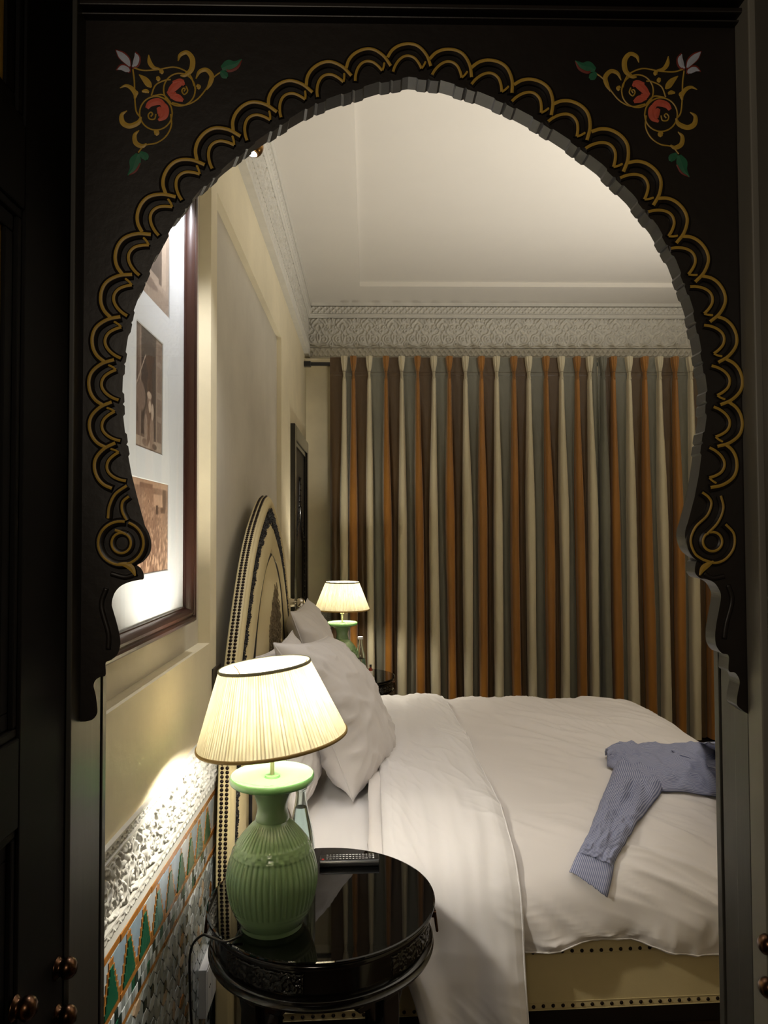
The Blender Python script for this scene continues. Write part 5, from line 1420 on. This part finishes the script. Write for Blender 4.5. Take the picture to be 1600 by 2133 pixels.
def remote():
    c = Vector((-0.052, 1.950, TH + 0.0006)); a = math.radians(1.5)
    Rm = Matrix.Translation(c) @ Matrix.Rotation(a, 4, 'Z')
    r = thing('remote_control', 'slim black remote control lying at the back of the near glass table', 'remote', tuple(c))
    L, W, H = 0.158, 0.046, 0.018
    poly = [(-L / 2, -W / 2), (L / 2, -W / 2), (L / 2, W / 2), (-L / 2, W / 2)]
    sec = [(-W / 2 + 0.004, 0), (-W / 2, 0.006), (-W / 2 + 0.001, 0.013), (-W / 2 + 0.006, H), (W / 2 - 0.006, H), (W / 2 - 0.001, 0.013), (W / 2, 0.006), (W / 2 - 0.004, 0)]
    b = MB(); b.prism(sec, lambda p, k: Rm @ Vector(((-L / 2 if k == 0 else L / 2), p[0], p[1]))); bevel(b.build('housing', M['black_plastic'], r), 0.0025, 3)
    key = MB(); key.box(-0.0033, 0.0033, -0.0022, 0.0022, 0, 0.0012); mk = key.mesh('key', M['black_plastic']); keyp = MB(); keyp.box(-0.0022, 0.0022, -0.0012, 0.0012, 0.0012, 0.0014)
    for i in range(15):
        for j in range(3):
            x = -L / 2 + 0.020 + i * 0.0087; y = (j - 1) * 0.0115
            o = link('button', mk, r); o.matrix_basis = Rm @ Matrix.Translation((x, y, H))
    pr = MB()
    rr = random.Random(3)
    for i in range(15):
        for j in range(3):
            x = -L / 2 + 0.020 + i * 0.0087; y = (j - 1) * 0.0115; w = rr.uniform(0.0016, 0.0032)
            pr.box(x - w, x + w, y - 0.0016, y + 0.0016, H + 0.0012, H + 0.0015, Rm)
    pr.build('button_markings', M['key_print'], r, kind='stuff', fix=False)
    q = MB(); q.lathe([(0.0001, 0.0018), (0.0034, 0.0015), (0.0038, 0)], 12, M=Rm @ Matrix.Translation((-L / 2 + 0.009, -0.0115, H))); q.build('power_button', M['red'], r, smooth=True, label='red round power button')
    MB().box(L / 2 - 0.016, L / 2 - 0.013, -0.009, 0.009, H, H + 0.0004, Rm).build('pale_bar', M['key_print'], r)
remote()

# ------------------------------------------------------------------ shirt thrown on the duvet
def stripes():
    m = bpy.data.materials.new('blue_striped_cotton'); m.use_nodes = True; nt = m.node_tree; b = nt.nodes['Principled BSDF']
    uv = nt.nodes.new('ShaderNodeUVMap'); w = nt.nodes.new('ShaderNodeTexWave'); w.inputs['Scale'].default_value = 62; w.bands_direction = 'X'
    rp = nt.nodes.new('ShaderNodeValToRGB'); rp.color_ramp.elements[0].color = (*lin((92, 100, 136)), 1); rp.color_ramp.elements[1].color = (*lin((172, 176, 198)), 1)
    nt.links.new(uv.outputs[0], w.inputs['Vector']); nt.links.new(w.outputs['Fac'], rp.inputs[0]); nt.links.new(rp.outputs[0], b.inputs['Base Color'])
    b.inputs['Roughness'].default_value = 0.8
    return m
M['shirt'] = stripes()
def on_duvet(p):
    d = ray(*p).normalized(); h = DBVH.ray_cast(CAM_P, d)
    if h[0] is None: return Vector(at_y(*p, 2.1)), Vector((0, -1, 0.5)).normalized()
    nrm = h[1] if h[1].dot(d) < 0 else -h[1]
    return h[0], nrm
def shirt_piece(name, sideA, sideB, nu, nv, height, parent, stripe_u=1.0, label=None):
    A = catmull(sideA, nu); B_ = catmull(sideB, nu)
    P = np.zeros((nu, nv, 3)); UV = np.zeros((nu, nv, 2))
    # lay on the cover: positions from the cover itself, relaxed so that the cloth spans its small hollows
    N = np.zeros_like(P)
    for i in range(nu):
        for j in range(nv):
            t = j / (nv - 1); q = A[i] * (1 - t) + B_[i] * t
            h, n_ = on_duvet(q); P[i, j] = h; N[i, j] = n_
    for _ in range(6):
        Q = P.copy(); Q[1:-1, 1:-1] = (P[:-2, 1:-1] + P[2:, 1:-1] + P[1:-1, :-2] + P[1:-1, 2:]) / 4; P = np.where(np.sum((Q - P) * N, -1, keepdims=True) > 0, Q, P)
        N[1:-1, 1:-1] = (N[:-2, 1:-1] + N[2:, 1:-1] + N[1:-1, :-2] + N[1:-1, 2:]) / 4
    N /= np.linalg.norm(N, axis=-1, keepdims=True)
    S, T_ = np.meshgrid(np.linspace(0, 1, nu), np.linspace(0, 1, nv), indexing='ij')
    H = np.maximum(height(S, T_), 0.008)
    P = P + N * H[..., None]
    me = grid_mesh(name, P, M['shirt'], flip=False)
    uvl = me.uv_layers.new(name='UVMap')
    lens = np.r_[0, np.cumsum(np.linalg.norm(np.diff(P[:, nv // 2], axis=0), axis=1))]
    wid = np.linalg.norm(P[:, -1] - P[:, 0], axis=1).mean()
    uvv = np.stack([T_ * wid, np.repeat(lens[:, None], nv, 1)], -1).reshape(-1, 2)
    li = np.empty(len(me.loops), np.int32); me.loops.foreach_get('vertex_index', li)
    uvl.data.foreach_set('uv', uvv[li].astype(np.float32).ravel())
    o = link(name, me, parent, label=label)
    s = o.modifiers.new('thickness', 'SOLIDIFY'); s.thickness = 0.003; s.offset = -1
    return o
c0 = on_duvet((1400, 1600))[0]
shirt = thing('shirt', 'blue and white finely striped shirt thrown across the duvet with one sleeve down', 'shirt', tuple(c0))
edge0 = lambda t: np.clip(np.minimum(t, 1 - t) * 7, 0, 1) ** 0.6
shirt_piece('body', [(1262, 1578), (1300, 1562), (1345, 1556), (1400, 1556), (1450, 1552), (1490, 1548), (1540, 1550), (1590, 1556)],
            [(1265, 1600), (1290, 1612), (1330, 1632), (1376, 1652), (1420, 1654), (1462, 1660), (1510, 1668), (1590, 1680)], 70, 36,
            lambda s, t: 0.008 + 0.016 * edge0(t) + 0.026 * np.abs(perlin(s * 4 + t * 2, t * 4 - s, 81)) * edge0(t) + 0.012 * ridge(perlin(s * 7 - t * 3, t * 4 + s * 2, 86), 2.6) * edge0(t) + 0.012 * np.exp(-((t - 0.35 - 0.25 * s) / 0.06) ** 2) * edge0(t), shirt)
shirt_piece('sleeve', [(1284, 1588), (1276, 1612), (1262, 1650), (1243, 1695), (1226, 1738), (1210, 1768), (1202, 1784)],
            [(1384, 1632), (1378, 1656), (1352, 1690), (1328, 1722), (1306, 1756), (1284, 1790), (1276, 1812)], 70, 34,
            lambda s, t: 0.010 + 0.020 * edge0(t) * (1 - 0.4 * s) - 0.014 * np.exp(-((t - 0.42 - 0.12 * np.sin(s * 4)) / 0.10) ** 2) * smooth01(s, 0.15, 0.4) * (1 - smooth01(s, 0.55, 0.8)) + 0.016 * np.abs(perlin(s * 5, t * 3, 83)) + 0.008 * ridge(perlin(s * 9 + t * 4, t * 4 - s * 3, 87), 2.6) * edge0(t) + 0.004 * perlin(t * 12, s * 2, 84) * smooth01(s, 0.75, 0.98), shirt)
shirt_piece('cuff', [(1203, 1780), (1195, 1797), (1188, 1812), (1184, 1820)], [(1278, 1808), (1274, 1828), (1268, 1850), (1263, 1868)], 16, 26,
            lambda s, t: 0.013 + 0.010 * edge0(t), shirt, label='plain buttoned cuff of finer stripes')
shirt_piece('collar_fold', [(1262, 1582), (1290, 1566), (1320, 1572), (1350, 1584)], [(1264, 1596), (1276, 1590), (1300, 1584), (1348, 1588)], 24, 12,
            lambda s, t: 0.034 + 0.010 * edge0(t), shirt)
shirt_piece('front_placket', [(1402, 1586), (1426, 1584), (1456, 1600), (1490, 1610), (1560, 1620)], [(1410, 1592), (1430, 1600), (1452, 1612), (1490, 1622), (1560, 1634)], 30, 10,
            lambda s, t: 0.036 + 0.010 * edge0(t), shirt)
